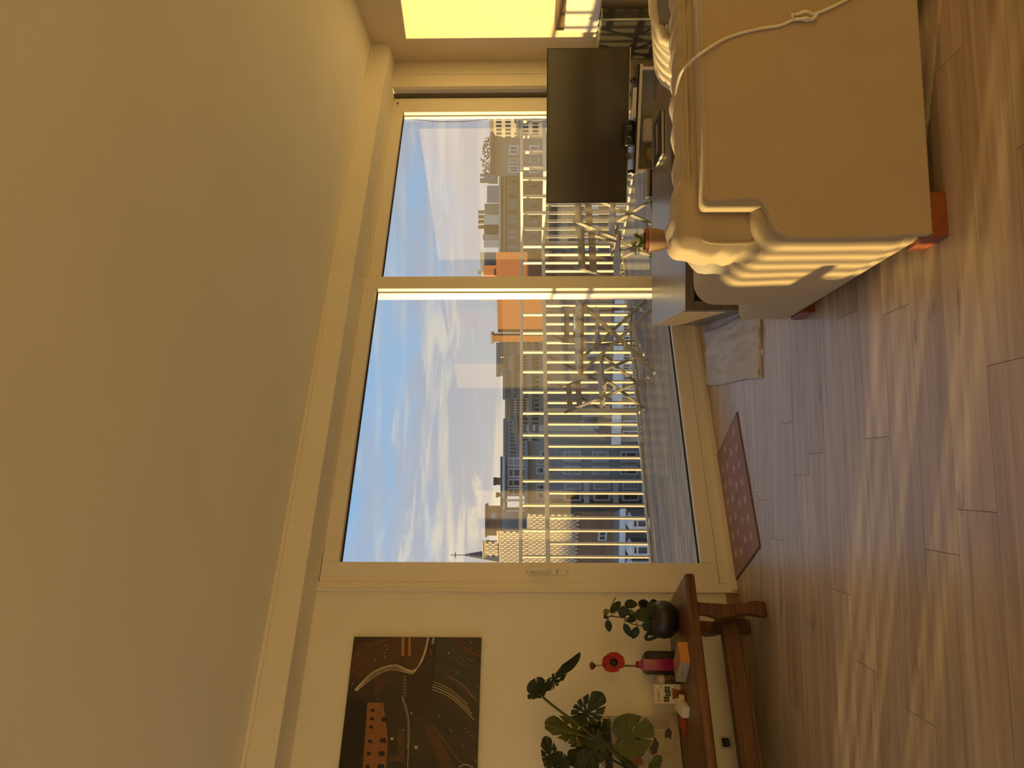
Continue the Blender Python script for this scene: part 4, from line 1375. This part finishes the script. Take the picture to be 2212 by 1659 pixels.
for z0, z1, hw, nm in ((1.265, 1.300, .024, 'handrail'), (.985, 1.030, .022, 'middle_rail'), (-.03, -.005, .022, 'bottom_rail')):
    for a, b, c, e in ((-8.2, 1.1, 3 - hw, 3 + hw), (1.103, 3.10, 3 - hw, 3 + hw), (3.103, 5.52, 3 - hw, 3 + hw), (5.48, 5.52, 1.76, 3 - hw), (5.52, 10, 1.78 - hw, 1.78 + hw)):
        MB().box(a, b, c, e, z0, z1).build(nm, M_alu, rl, bevel=.004, seg=1)
for tt in (-1.0, 2.975, 5.5):
    MB().box(tt - .022, tt + .022, 3.0 - .03, 3.03, DZ, RZM).build('post', M_alu, rl, bevel=.003)
MB().box(5.48, 5.52, 1.75, 1.81, DZ, RZM).build('post', M_alu, rl, bevel=.003)
# cable hanging outside the fixed pane
q = onwall(960, 257, .9)
wpts = [wl(onwall(830, 253, .9)[0], .9, 3.2), wl(onwall(870, 257, .9)[0], .9, onwall(870, 257, .9)[1]), wl(onwall(960, 263, .9)[0], .9, onwall(960, 263, .9)[1]), wl(onwall(1040, 259, .9)[0], .9, onwall(1040, 259, .9)[1]), wl(onwall(1110, 250, .9)[0], .9, onwall(1110, 250, .9)[1]), wl(onwall(1200, 238, .9)[0] , .9, DZ)]
hc = MB().tube(smooth_path(wpts, 6), .0035, 6).build('hanging_cable', M_black)
tag(hc, 'thin dark cable hanging down outside the fixed pane', 'cable')

# ---- folding garden furniture
M_slat = pm('greyed_teak', (.23, .18, .125), (.16, .125, .085), scale=5, rough=.6, stretch=(2, 20, 20), bump=.2)
M_frame = pm('grey_frame', (.16, .138, .105), (.13, .112, .086), scale=10, rough=.4)
def folding_chair():
    r = thing('folding_chair', 'x', 'chair')
    for s in (-1, 1):
        MB().bar((s * .205, .22, 0), (s * .205, -.27, .86), .016, .030, (1, 0, 0)).build('back_leg_bar', M_frame, r)
        MB().bar((s * .188, -.23, 0), (s * .188, .20, .45), .016, .030, (1, 0, 0)).build('front_leg_bar', M_frame, r)
        MB().bar((s * .197, -.20, .445), (s * .197, .20, .445), .014, .022, (1, 0, 0)).build('seat_rail', M_frame, r)
        MB().tube([(s * .212, -.005, .233), (s * .180, -.005, .233)], .008, 8).build('pivot', M_steel, r)
        for y in (.22, -.23):
            MB().box(s * .197 - .016, s * .197 + .016, y - .014, y + .014, 0, .016).build('foot_cap', M_white, r)
    for k in range(6):
        y = -.185 + k * .072
        MB().box(-.215, .215, y - .029, y + .029, .456, .472).build('seat_slat', M_slat, r, bevel=.003, seg=1)
    for z in (.70, .80):
        y = .22 - .49 * z / .86
        MB().box(-.215, .215, y - .020, y - .006, z - .030, z + .030).build('back_slat', M_slat, r, bevel=.003, seg=1)
    MB().bar((-.205, .165, .10), (.205, .165, .10), .012, .012).build('stretcher', M_frame, r)
    MB().bar((-.188, -.18, .055), (.188, -.18, .055), .012, .012).build('stretcher', M_frame, r)
    return r
proto = folding_chair()
def face(v):
    return math.atan2(v[1], v[0]) - math.pi / 2
chairs = [((.03, 8.28), (.70, -.62), 'folding slatted chair at the end of the terrace table, turned towards the house'),
          ((.66, 8.75), (-.15, -1), 'folding slatted chair standing behind the terrace table by the railing'),
          ((1.50, 7.22), (-.55, .84), 'folding slatted chair beside the media unit window, turned to the table'),
          ((1.06, 6.82), (-.45, .9), 'folding slatted chair behind the terracotta pot, just outside the glass')]
for i, ((x, y), v, lab) in enumerate(chairs):
    o = proto if i == 0 else copy_tree(proto)
    o.location = (x, y, DZ)
    o.rotation_euler.z = face(v)
    tag(o, lab, 'chair', 'folding chairs on the terrace')
tb = thing('folding_table', 'folding slatted garden table with crossed metal legs on the terrace', 'table', (.50, 7.78, DZ), math.radians(78))
for k in range(9):
    y = -.32 + k * .08
    MB().box(-.36, .36, y - .036, y + .036, .738, .758).build('top_slat', M_slat, tb, bevel=.003, seg=1)
for s in (-1, 1):
    MB().bar((s * .31, -.36, .728), (s * .31, .36, .728), .02, .02).build('top_bearer', M_frame, tb)
    MB().bar((s * .285, -.34, 0), (s * .285, .32, .72), .014, .030, (1, 0, 0)).build('leg_bar', M_frame, tb)
    MB().bar((s * .262, .34, 0), (s * .262, -.32, .72), .014, .030, (1, 0, 0)).build('leg_bar', M_frame, tb)
    for y in (-.34, .34):
        MB().box(s * .275 - .02, s * .275 + .02, y - .016, y + .016, 0, .018).build('foot_cap', M_white, tb)
MB().bar((-.285, -.25, .10), (.285, -.25, .10), .012, .012).build('stretcher', M_frame, tb)
MB().bar((-.262, .25, .10), (.262, .25, .10), .012, .012).build('stretcher', M_frame, tb)
MB().tube([(-.31, -.01, .36), (.31, -.01, .36)], .007, 8).build('pivot_rod', M_frame, tb)
ash = thing('ashtray', 'small clear glass ashtray on the folding garden table', 'ashtray', (.62, 7.72, DZ + .758))
MB().lathe([(.055, 0), (.078, .028), (.082, .034), (.074, .034), (.05, .010), (.0, .009)], 24, cap=False).build('bowl', pm('milky_glass', (.74, .74, .72), rough=.15), ash, smooth=True)

# ================================================================== THE CITY
class Fac:
    """a facade plane facing the camera (turned by al), with picture pixels mapped onto it"""
    def __init__(s, x, y, Y, al=0.0):
        s.al = math.radians(al)
        s.o = aty(x, y, Y)
        s.e = Vector((math.cos(s.al), -math.sin(s.al), 0))
        s.n = Vector((-math.sin(s.al), -math.cos(s.al), 0))
        v = Vector((s.o.x, s.o.y, 0)).normalized()     # party walls run back along the street
        s.dv = (v.dot(s.e) / -v.dot(s.n), 1.0)
    def uv(s, x, y):
        r = ray(x, y)
        P = CAM + r * ((s.o - CAM).dot(s.n) / r.dot(s.n))
        return (P - s.o).dot(s.e), P.z
    def root(s, name, label, cat='building', group=None):
        return thing(name, label, cat, (s.o.x, s.o.y, 0), -s.al, group)
GZ = -11.0
def brick_mat(name, c1, c2, mortar, sx):
    if name in MATS:
        return MATS[name]
    m = pm(name, c1, c2, scale=3)
    nt = m.node_tree
    N, L = nt.nodes.new, nt.links.new
    b = nt.nodes['Principled BSDF']
    b.inputs['Roughness'].default_value = .85
    tc = N('ShaderNodeTexCoord')
    mp = N('ShaderNodeMapping')
    mp.inputs['Rotation'].default_value = (math.radians(90), 0, 0)
    L(tc.outputs['Object'], mp.inputs[0])
    br = N('ShaderNodeTexBrick')
    br.inputs['Scale'].default_value = sx
    br.inputs['Color1'].default_value = (*c1, 1)
    br.inputs['Color2'].default_value = (*c2, 1)
    br.inputs['Mortar'].default_value = (*mortar, 1)
    br.inputs['Mortar Size'].default_value = .015
    L(mp.outputs[0], br.inputs[0])
    L(br.outputs[0], b.inputs['Base Color'])
    return m
M_gbrick = brick_mat('grey_brick', (.40, .385, .35), (.33, .32, .29), (.45, .43, .40), 4)
M_obrick = brick_mat('orange_brick', (.44, .17, .06), (.36, .13, .045), (.40, .20, .09), 5)
M_bbrick = brick_mat('brown_brick', (.26, .15, .085), (.21, .12, .07), (.28, .19, .12), 5)
M_slate = pm('slate_roof', (.11, .115, .12), (.085, .09, .095), scale=5, rough=.6)
M_broof = pm('brown_roof_felt', (.28, .15, .075), (.20, .105, .055), scale=2, rough=.8)
M_wfr = pm('white_window_frame', (.66, .66, .64), rough=.5)
M_pane = pm('dark_window_pane', (.035, .04, .045), (.06, .06, .06), scale=.8, rough=.08, spec=.8)
M_curt = pm('curtained_pane', (.42, .42, .40), (.33, .33, .32), scale=2, rough=.25)
M_tan = pm('tan_stone', (.36, .31, .22), (.31, .265, .19), scale=.6, rough=.85)
M_tan2 = pm('pale_stone', (.47, .41, .31), (.42, .36, .27), scale=.6, rough=.85)
M_cream = pm('cream_render', (.66, .60, .48), (.60, .54, .43), scale=.8, rough=.85)
M_zinc = pm('zinc_grey', (.30, .31, .32), (.26, .27, .28), scale=2, rough=.5)
def rect(F_, x0, x1, y0, y1):
    u1, z1 = F_.uv(x0, y0)
    u0, z0 = F_.uv(x1, y1)
    return min(u0, u1), max(u0, u1), min(z0, z1), max(z0, z1)
def block(F_, root, x0, x1, y0, y1, mat, name='wall', dep=6.0, y_in=0.0, toground=False, bevel=0):
    u0, u1, z0, z1 = rect(F_, x0, x1, y0, y1)
    if toground:
        z0 = GZ
    k0, k1 = F_.dv[0] * max(y_in, 0), F_.dv[0] * max(y_in + dep, 0)
    return MB().prism([(u0 + k0, y_in), (u1 + k0, y_in), (u1 + k1, y_in + dep), (u0 + k1, y_in + dep)], z0, z1).build(name, mat, root)
def window(F_, root, x0, x1, y0, y1, mullions=1, transom=True, pane=None, fr=.07, proud=.03, frame=None):
    u0, u1, z0, z1 = rect(F_, x0, x1, y0, y1)
    w_, h_ = u1 - u0, z1 - z0
    fr = min(fr, w_ * .2, h_ * .2)
    m = MB().box(u0, u0 + fr, -proud, .05, z0, z1).box(u1 - fr, u1, -proud, .05, z0, z1).box(u0 + fr, u1 - fr, -proud, .05, z1 - fr, z1).box(u0 + fr, u1 - fr, -proud, .05, z0, z0 + fr)
    for k in range(mullions):
        c = u0 + w_ * (k + 1) / (mullions + 1)
        m.box(c - fr * .35, c + fr * .35, -proud * .8, .05, z0 + fr, z1 - fr)
    if transom:
        c = z0 + h_ * .68
        m.box(u0 + fr, u1 - fr, -proud * .8, .05, c - fr * .35, c + fr * .35)
    f = m.build('window', frame or M_wfr, root)
    MB().box(u0 + fr * .5, u1 - fr * .5, -.010, .02, z0 + fr * .5, z1 - fr * .5).build('pane', pane or M_pane, f)
    return f
tag(MB().box(-260, 320, 14, 900, GZ - .5, GZ).build('ground', pm('asphalt', (.10, .095, .09), (.08, .076, .072), scale=.4, rough=.9)), kind='structure')

# --- tile-hung house, its gable catching the sun
F1 = Fac(1180, 1165, 24, 38)
b1 = F1.root('tile_hung_house', 'tall house with a pale scale-tiled gable catching the sun above brown brick')
M_scale = pm('pale_scale_tile', (.56, .46, .33), (.46, .37, .26), scale=9, rough=.7, rand=.06)
block(F1, b1, 1243, 1360, 1105, 1320, M_bbrick, 'lower_wall', 7, .03, True)
block(F1, b1, 1140, 1243, 1109, 1320, M_tan2, 'upper_wall', 7, .05)
block(F1, b1, 1076, 1140, 1146, 1320, M_tan2, 'upper_wall', 7, .05)
block(F1, b1, 1044, 1076, 1168, 1199, M_tan2, 'chimney_breast', 2.5, .05)
block(F1, b1, 1073, 1077, 1144, 1170, M_cream, 'coping', 7.2, -.06)
block(F1, b1, 1041, 1045, 1166, 1203, M_cream, 'coping', 2.7, -.06)
# hundreds of diamond tiles, joined as one part
regs = [rect(F1, 1143, 1242, 1110, 1318), rect(F1, 1079, 1143, 1147, 1318), rect(F1, 1046, 1079, 1169, 1198)]
mb = MB()
ts = .19
for (u0, u1, z0, z1) in regs:
    j = 0
    z = z0
    while z < z1 - .1:
        u = u0 + (ts / 2 if j % 2 else 0)
        while u < u1 - .05:
            a = ts * .48
            mb.add([(u, -.005, z + a * .2), (u + a, -.03, z + a), (u, -.012, z + a * 2), (u - a, -.03, z + a), (u, .04, z + a)], [(0, 1, 4), (1, 2, 4), (2, 3, 4), (3, 0, 4), (0, 3, 2, 1)])
            u += ts
        z += ts * .5
        j += 1
o = mb.build('scale_tiles', M_scale, b1)
o['kind'] = 'stuff'
window(F1, b1, 1293, 1310, 1146, 1167, 1, False)
# --- slate roof with white dormers in front of it
F1b = Fac(1370, 1165, 20, 8)
b1b = F1b.root('dormer_row', 'grey slate roof edge with a row of white arched dormer windows')
block(F1b, b1b, 1346, 1480, 1100, 1340, M_slate, 'roof_wall', 1.8, .35, True)
block(F1b, b1b, 1344, 1350, 1098, 1340, M_wfr, 'gutter', .3, .2)
for y0, y1 in ((1118, 1140), (1174, 1199), (1212, 1236), (1262, 1288)):
    window(F1b, b1b, 1364, 1402, y0, y1, 0, True, fr=.10, proud=.1)
    u0, u1, z0, z1 = rect(F1b, 1357, 1364, y0 - 3, y1 + 3)
    MB().prism([(u0, z0), (u1, z0), (u1, (z0 + z1) / 2), ((u0 + u1) / 2, z1 + .06), (u0, (z0 + z1) / 2)], -.14, .4, 'y').build('dormer_pediment', M_wfr, b1b)
    MB().box(u0 + .02, u1 - .02, .02, .5, rect(F1b, 1402, 1410, y0, y1)[2], z0).build('dormer_cheek', M_slate, b1b)
# --- grey brick apartment house with bay windows and a roof conservatory
F2 = Fac(1250, 1010, 30, 0)
b2 = F2.root('grey_apartment_house', 'grey brick apartment house with stacked bay windows and a glazed roof conservatory')
block(F2, b2, 1138, 1420, 952, 1112, M_gbrick, 'wall', 3.2, 0, True)
block(F2, b2, 1133, 1140, 950, 1114, M_zinc, 'cornice', 3.6, -.35)
for x0, x1 in ((1166, 1178), (1187, 1192), (1217, 1256), (1279, 1316), (1340, 1378)):
    window(F2, b2, x0, x1, 974, 998, 0, True, M_curt if x0 in (1217, 1279) else M_pane, fr=.09)
    if x0 > 1180:
        window(F2, b2, x0, x1, 1006, 1026, 0, True, M_curt if x0 in (1217, 1279) else M_pane, fr=.09)
for x0, x1 in ((1158, 1176), ):
    for y0, y1 in ((990, 1004), (1008, 1024), (1046, 1058), (1062, 1078)):
        window(F2, b2, x0, x1, y0, y1, 0, True, M_pane, fr=.08)
# bay column
u0, u1, zb0, zb1 = rect(F2, 1190, 1400, 1038, 1086)
MB().prism([(u0, 0.0), (u0 + .25, -.75), (u1 - .25, -.75), (u1, 0.0)], GZ, zb1, 'z').build('bay', M_zinc, b2)
F2b = Fac(1250, 1010, 29.25, 0)
off = F2b.o - F2.o
for x0, x1 in ((1218, 1255), (1282, 1318), (1344, 1380)):
    for y0, y1 in ((1040, 1058), (1064, 1082)):
        u0, u1, z0, z1 = rect(F2b, x0, x1, y0, y1)
        m = MB().box(u0 + off.x, u1 + off.x, -.80, -.74, z0, z1)
        f = m.build('window', M_wfr, b2)
        MB().box(u0 + off.x + .07, u1 + off.x - .07, -.815, -.79, z0 + .07, z1 - .07).build('pane', M_curt if y0 == 1040 else M_pane, f)
    u0, u1, z0, z1 = rect(F2b, x1 + 6, x1 + 18, 1038, 1086)
    MB().box(u0 + off.x, u1 + off.x, -.82, -.70, z0, z1).build('spandrel', M_wfr, b2)
MB().box(*rect(F2, 1150, 1400, 1093, 1097)[:2], -.12, .02, GZ, rect(F2, 1153, 1400, 1093, 1097)[3]).build('downpipe', M_wfr, b2)
# roof conservatory
for y0, y1, pn in ((988, 1008, M_curt), (1010, 1032, M_pane), (1034, 1052, M_pane), (1054, 1070, pm('green_pane', (.06, .11, .08), rough=.1))):
    window(F2, b2, 1096, 1137, y0, y1, 0, True, pn, fr=.12)
block(F2, b2, 1090, 1137, 986, 1072, M_zinc, 'conservatory', 2.6, .06)
block(F2, b2, 1086, 1091, 984, 1074, M_wfr, 'conservatory_roof', 3.2, -.4)
block(F2, b2, 1078, 1086, 985, 1100, M_slate, 'roof_ridge', 1.4, 1.5)
block(F2, b2, 1084, 1138, 1103, 1146, M_zinc, 'terrace_box', 2.5, .02)
block(F2, b2, 1120, 1124, 1100, 1135, M_cream, 'terrace_rail', .1, -.3)
block(F2, b2, 1088, 1135, 1075, 1079, M_cream, 'canopy_post', .12, -.5)
block(F2, b2, 1088, 1135, 1097, 1101, M_cream, 'canopy_post', .12, -.5)
block(F2, b2, 1087, 1092, 1073, 1102, M_cream, 'canopy_top', 3, -.5)
block(F2, b2, 1064, 1079, 1034, 1050, M_bbrick, 'chimney', 1.2, 2)
block(F2, b2, 1061, 1066, 1033, 1051, M_slate, 'chimney_cap', 1.3, 1.9)
block(F2, b2, 1071, 1080, 1070, 1077, M_obrick, 'chimney', .8, 2)
block(F2, b2, 1067, 1072, 1068, 1079, M_slate, 'chimney_cap', .9, 1.9)
block(F2, b2, 1045, 1080, 1101, 1167, M_bbrick, 'stair_tower', 1.2, 2.0)
block(F2, b2, 1042, 1046, 1095, 1170, M_slate, 'stair_tower_roof', 1.5, 1.85)
u, z = F2.uv(1063, 1131)
sd_ = MB().lathe([(0, 0), (.22, .02), (.42, .09), (.44, .11), (.40, .10), (.2, .04)], 20).build('satellite_dish', M_zinc, b2, smooth=True)
sd_.location = (u, 1.75, z)
sd_.scale = (.32, .32, .32)
sd_.rotation_euler = (math.radians(72), 0, math.radians(20))
# --- church spire
F9 = Fac(1060, 1206, 95, 0)
b9 = F9.root('church_spire', 'distant pointed slate church spire with a thin cross', 'spire')
u0, u1, z0, z1 = rect(F9, 1000, 1085, 1192, 1222)
c_ = (u0 + u1) / 2
MB().lathe([((u1 - u0) * .62, z0), ((u1 - u0) * .30, z0 + (z1 - z0) * .55), ((u1 - u0) * .10, z1 - .3), (.04, z1)], 8, (c_, 2, 0)).build('spire_roof', M_slate, b9)
MB().lathe([(.18, z1 - .8), (.26, z1 - .6), (.18, z1 - .4)], 8, (c_, 2, 0)).build('spire_collar', M_tan2, b9)
zt = F9.uv(970, 1206)[1]
MB().tube([(c_, 2, z1 - .1), (c_, 2, zt)], .05, 6).tube([(c_ - .35, 2, zt - .6), (c_ + .35, 2, zt - .6)], .05, 6).build('cross', M_black, b9)
MB().box(c_ - (u1 - u0) * .55, c_ + (u1 - u0) * .55, .2, 4.2, GZ, z0).build('tower', M_tan2, b9)
# --- brown-roofed row below the railing
F3 = Fac(1330, 800, 21, 12)
b3 = F3.root('brown_roofed_terrace', 'low pale terrace with a long brown roof and white gutter')
u0, u1, z0, z1 = rect(F3, 1190, 1322, 655, 955)
n_ = 5
for k in range(n_):
    a, b = u0 + (u1 - u0) * k / n_, u0 + (u1 - u0) * (k + 1) / n_
    MB().add([(a, 0, z0), (b - .06, 0, z0), (b - .06, 5.5, z1), (a, 5.5, z1), (a, .0, z0 - .15), (b - .06, 0, z0 - .15), (b - .06, 5.5, z1 - .15), (a, 5.5, z1 - .15)], [(0, 1, 2, 3), (7, 6, 5, 4), (0, 4, 5, 1), (1, 5, 6, 2), (2, 6, 7, 3), (3, 7, 4, 0)]).build('roof_slope', M_broof, b3)
    MB().box(b - .10, b, -.02, 5.5, z0 - .1, z0 + .0).build('roof_joint', M_slate, b3)
for y0, y1 in ((905, 918), (932, 945), (770, 782)):
    v0, v1, w0, w1 = rect(F3, 1277, 1292, y0, y1)
    MB().box(v0, v1, .9, 1.3, z0 + .25, z0 + .75).build('skylight', M_curt, b3)
MB().box(u0 - .1, u1 + .1, -.22, .0, z0 - .22, z0 + .02).build('gutter', M_wfr, b3)
MB().box(u0, u1, .05, 5.6, GZ, z0 - .15).build('wall', M_tan2, b3)
for y0, y1 in ((672, 690), (700, 716), (724, 742), (762, 778), (785, 800), (806, 822), (838, 858), (870, 888), (908, 922), (930, 944)):
    window(F3, b3, 1344, 1396, y0, y1, 1, True, M_pane, fr=.06)
# --- orange brick gable
F4 = Fac(1120, 640, 34, 36)
b4_ = F4.root('orange_brick_gable', 'blank orange brick gable wall glowing in the sun above the railing')
block(F4, b4_, 1071, 1400, 545, 718, M_obrick, 'gable_wall', 7, 0, True)
block(F4, b4_, 1064, 1400, 722, 735, M_obrick, 'chimney_stack', .8, -.12, True)
block(F4, b4_, 1060, 1066, 718, 738, M_tan, 'chimney_cap', 1.0, -.2)
block(F4, b4_, 1031, 1072, 540, 585, M_zinc, 'roof_block', 5, 1.5)
block(F4, b4_, 1041, 1073, 571, 592, M_obrick, 'roof_brickwork', 4, 1.0)
block(F4, b4_, 1029, 1073, 578, 650, M_cream, 'roof_house', 4, 3.0)
block(F4, b4_, 1020, 1032, 577, 585, M_tan, 'chimney', 1, 3)
block(F4, b4_, 1019, 1032, 592, 602, M_tan, 'chimney', 1, 3)
# --- distant tan city blocks
rb = random.Random(3)
def far_block(x0, y0, y1, Y, mat, label, rows, cols, x1=1200, al=0, lit=None, cap=True):
    f = Fac(x0, (y0 + y1) / 2, Y, al)
    r = f.root('city_block', label, 'building', 'distant city blocks')
    u0, u1, z0, z1 = rect(f, x0, x1, y0, y1)
    k1 = f.dv[0] * Y * .03
    MB().prism([(u0, 0), (u1, 0), (u1 + k1, Y * .03), (u0 + k1, Y * .03)], GZ, z1).build('wall', mat, r)
    if cap:
        MB().box(u0 - .2, u1 + .2, -.2, Y * .03 + .2, z1, z1 + .012 * Y * .35).build('parapet', M_tan, r)
    W_, H_ = (u1 - u0) / cols, (z1 - f.uv(1165, y0)[1]) / rows
    wm = MB().box(-W_ * .30, W_ * .30, -.02 * W_, .05, -H_ * .30, H_ * .30).mesh('window', lit or M_pane)
    for i in range(rows):
        for j in range(cols):
            o = bpy.data.objects.new('window', wm)
            COL.objects.link(o)
            o.parent = r
            o.location = (u0 + (j + .5) * W_, 0, z1 - (i + .62) * H_)
    return r, f, (u0, u1, z0, z1)
far_block(1087, 733, 768, 120, M_tan, 'tan city block behind the orange gable', 5, 6)
r5, f5, q5 = far_block(1079, 742, 812, 170, M_tan2, 'pale tower block with a sign of three letters at its top', 4, 9)
MB().box(*rect(f5, 1074, 1079, 764, 800)[:2], 1, 6, *rect(f5, 1074, 1079, 764, 800)[2:]).build('rooftop_plant', M_tan2, r5)
M = Matrix.Translation((f5.uv(1089, 775)[0], -.4, f5.uv(1089, 775)[1])) @ Matrix.Rotation(math.radians(90), 4, 'X')
text_mesh('sign_lettering', 'ING', 1.9, pm('sign_orange', (.40, .22, .12), rough=.6), r5, M, .05)
far_block(1093, 800, 860, 105, M_tan, 'long tan apartment slab with rows of windows', 6, 11)
far_block(1098, 856, 908, 110, M_tan2, 'pale apartment slab at the end of the far row', 5, 9)
far_block(1112, 768, 845, 80, M_tan, 'low tan block in front of the far slabs', 4, 12)
far_block(1094, 908, 990, 150, M_zinc, 'grey hillside block far beyond the roofs', 3, 10)
far_block(1118, 900, 955, 76, M_tan, 'brown roofed block beside the grey apartment house', 2, 6)
far_block(1112, 918, 932, 70, M_cream, 'small white tower block with square windows', 4, 3)
far_block(1120, 934, 946, 66, M_cream, 'small white house beneath the white tower block', 2, 2)
far_block(1150, 760, 900, 60, M_tan, 'low dark street block below the far slabs', 1, 14)
# --- long building on the right behind the television
F6 = Fac(1120, 440, 42, -4)
b6 = F6.root('long_street_building', 'long tan street building with rows of windows and rooftop dormers')
block(F6, b6, 1080, 1400, 378, 546, M_tan, 'wall', 8, 0, True)
block(F6, b6, 1078, 1082, 372, 548, M_cream, 'cornice', 8.4, -.3)
block(F6, b6, 1088, 1091, 378, 546, M_tan2, 'string_course', .3, -.15)
for k in range(14):
    y0 = 388 + k * 11
    window(F6, b6, 1096, 1117, y0, y0 + 7.5, 0, False, M_curt if k % 3 else M_pane, fr=.06, frame=M_tan2)
    window(F6, b6, 1142, 1164, y0, y0 + 7.5, 0, False, M_pane if k % 2 else M_curt, fr=.06, frame=M_tan2)
block(F6, b6, 1044, 1079, 440, 462, M_tan, 'dormer_wall', 4, 1.2)
block(F6, b6, 1044, 1079, 464, 486, M_cream, 'dormer_wall', 4, .6)
block(F6, b6, 1043, 1080, 487, 506, M_slate, 'dormer_wall', 4, 1.2)
block(F6, b6, 1041, 1079, 508, 520, M_tan2, 'dormer_wall', 4, .8)
block(F6, b6, 1044, 1079, 520, 536, M_cream, 'dormer_wall', 4, .6)
for y0 in (455, 466, 477, 489):
    block(F6, b6, 1028, 1046, y0, y0 + 8, M_obrick if y0 != 455 else M_tan, 'chimney', .8, 2)
block(F6, b6, 1050, 1080, 400, 438, M_zinc, 'mansard', 4, 1.0)
block(F6, b6, 1039, 1066, 368, 392, M_zinc, 'lift_house', 3, 3)
block(F6, b6, 1029, 1040, 370, 376, M_tan, 'chimney', .8, 3.2)
block(F6, b6, 1029, 1040, 380, 392, M_tan, 'chimney', .8, 3.2)
F6b = Fac(1120, 340, 38, -4)
b6b = F6b.root('corner_house', 'tan corner house with white framed windows under a flat dark eave')
block(F6b, b6b, 1064, 1400, 297, 378, M_tan, 'wall', 3, 0, True)
block(F6b, b6b, 1060, 1066, 293, 384, M_slate, 'eave', 3.6, -.5)
for x0, x1 in ((1099, 1121), (1143, 1165), (1190, 1215)):
    for y0, y1 in ((314, 335), (343, 353), (358, 374)):
        window(F6b, b6b, x0, x1, y0, y1, 1, False, M_pane, fr=.10)
# trees on the roof line
tr_ = thing('roof_hedge', 'dark leafy hedge on the roof terrace beyond the corner house', 'hedge', aty(1068, 345, 44))
M_hedge = pm('hedge_leaf', (.06, .065, .025), (.035, .04, .015), scale=3, rough=.8)
mb = MB()
for k in range(420):
    u = rb.uniform(-.9, 1.3)
    z = rb.uniform(-.2, .9) * (1 - abs(u) * .25) - .1
    c_ = Vector((u, rb.uniform(-.3, .3), z))
    a = Vector((rb.uniform(-1, 1), rb.uniform(-1, 1), rb.uniform(-1, 1))).normalized() * .09
    b_ = a.orthogonal().normalized() * .05
    mb.add([c_ - a, c_ + b_, c_ + a, c_ - b_], [(0, 1, 2, 3)])
o = mb.build('foliage', M_hedge, tr_)
o['kind'] = 'stuff'
MB().tube([(0, 0, -.9), (.1, 0, .2)], .04, 6).build('trunk', M_base, tr_)
# --- sunlit apartment block far right
far_block(1064, 226, 300, 150, M_cream, 'sunlit cream apartment block far beyond the corner house', 5, 9, 1200, 40)
far_block(1118, 236, 262, 60, M_zinc, 'grey shed roof building behind the railing return', 2, 3)
far_block(1122, 262, 296, 55, M_cream, 'small cream house behind the railing return', 2, 4, 1200, 25)
# --- striped facade low behind the chairs
F8 = Fac(1290, 470, 24, 5)
b8 = F8.root('striped_facade', 'low facade with alternating white and brown upright panels seen through the railing')
block(F8, b8, 1232, 1420, 425, 545, M_tan, 'wall', 5, 0, True)
for k, y0 in enumerate(range(428, 540, 15)):
    block(F8, b8, 1262, 1292, y0, y0 + 9, M_wfr, 'panel', .1, -.08)
    block(F8, b8, 1296, 1312, y0, y0 + 9, M_bbrick, 'panel', .1, -.08)
    block(F8, b8, 1318, 1340, y0, y0 + 9, M_wfr, 'panel', .1, -.08)
block(F8, b8, 1228, 1236, 422, 548, M_broof, 'eave', 5.4, -.4)
# --- unseen houses added to the west to shade the foot of the street
def shade_row(label, x, y0, y1, z1):
    r = thing('added_shade_houses', label, 'building', (x, (y0 + y1) / 2, 0))
    MB().box(-5, 5, -(y1 - y0) / 2, (y1 - y0) / 2, GZ, z1 - 2).build('wall', M_tan, r)
    L_ = (y1 - y0) / 2
    MB().prism([(-5.4, z1 - 2), (5.4, z1 - 2), (0, z1)], -L_, L_, 'y').build('roof', M_slate, r)
    n = int((y1 - y0) / 6)
    for k in range(n):
        MB().box(-.5, .5, -L_ + 3 + 6 * k, -L_ + 4 + 6 * k, z1 - 1, z1 + 1.2).build('chimney', M_obrick, r)
shade_row('unseen row of slate roofed houses added west to shade the tile-hung house', -62, 31, 70, 3.7)
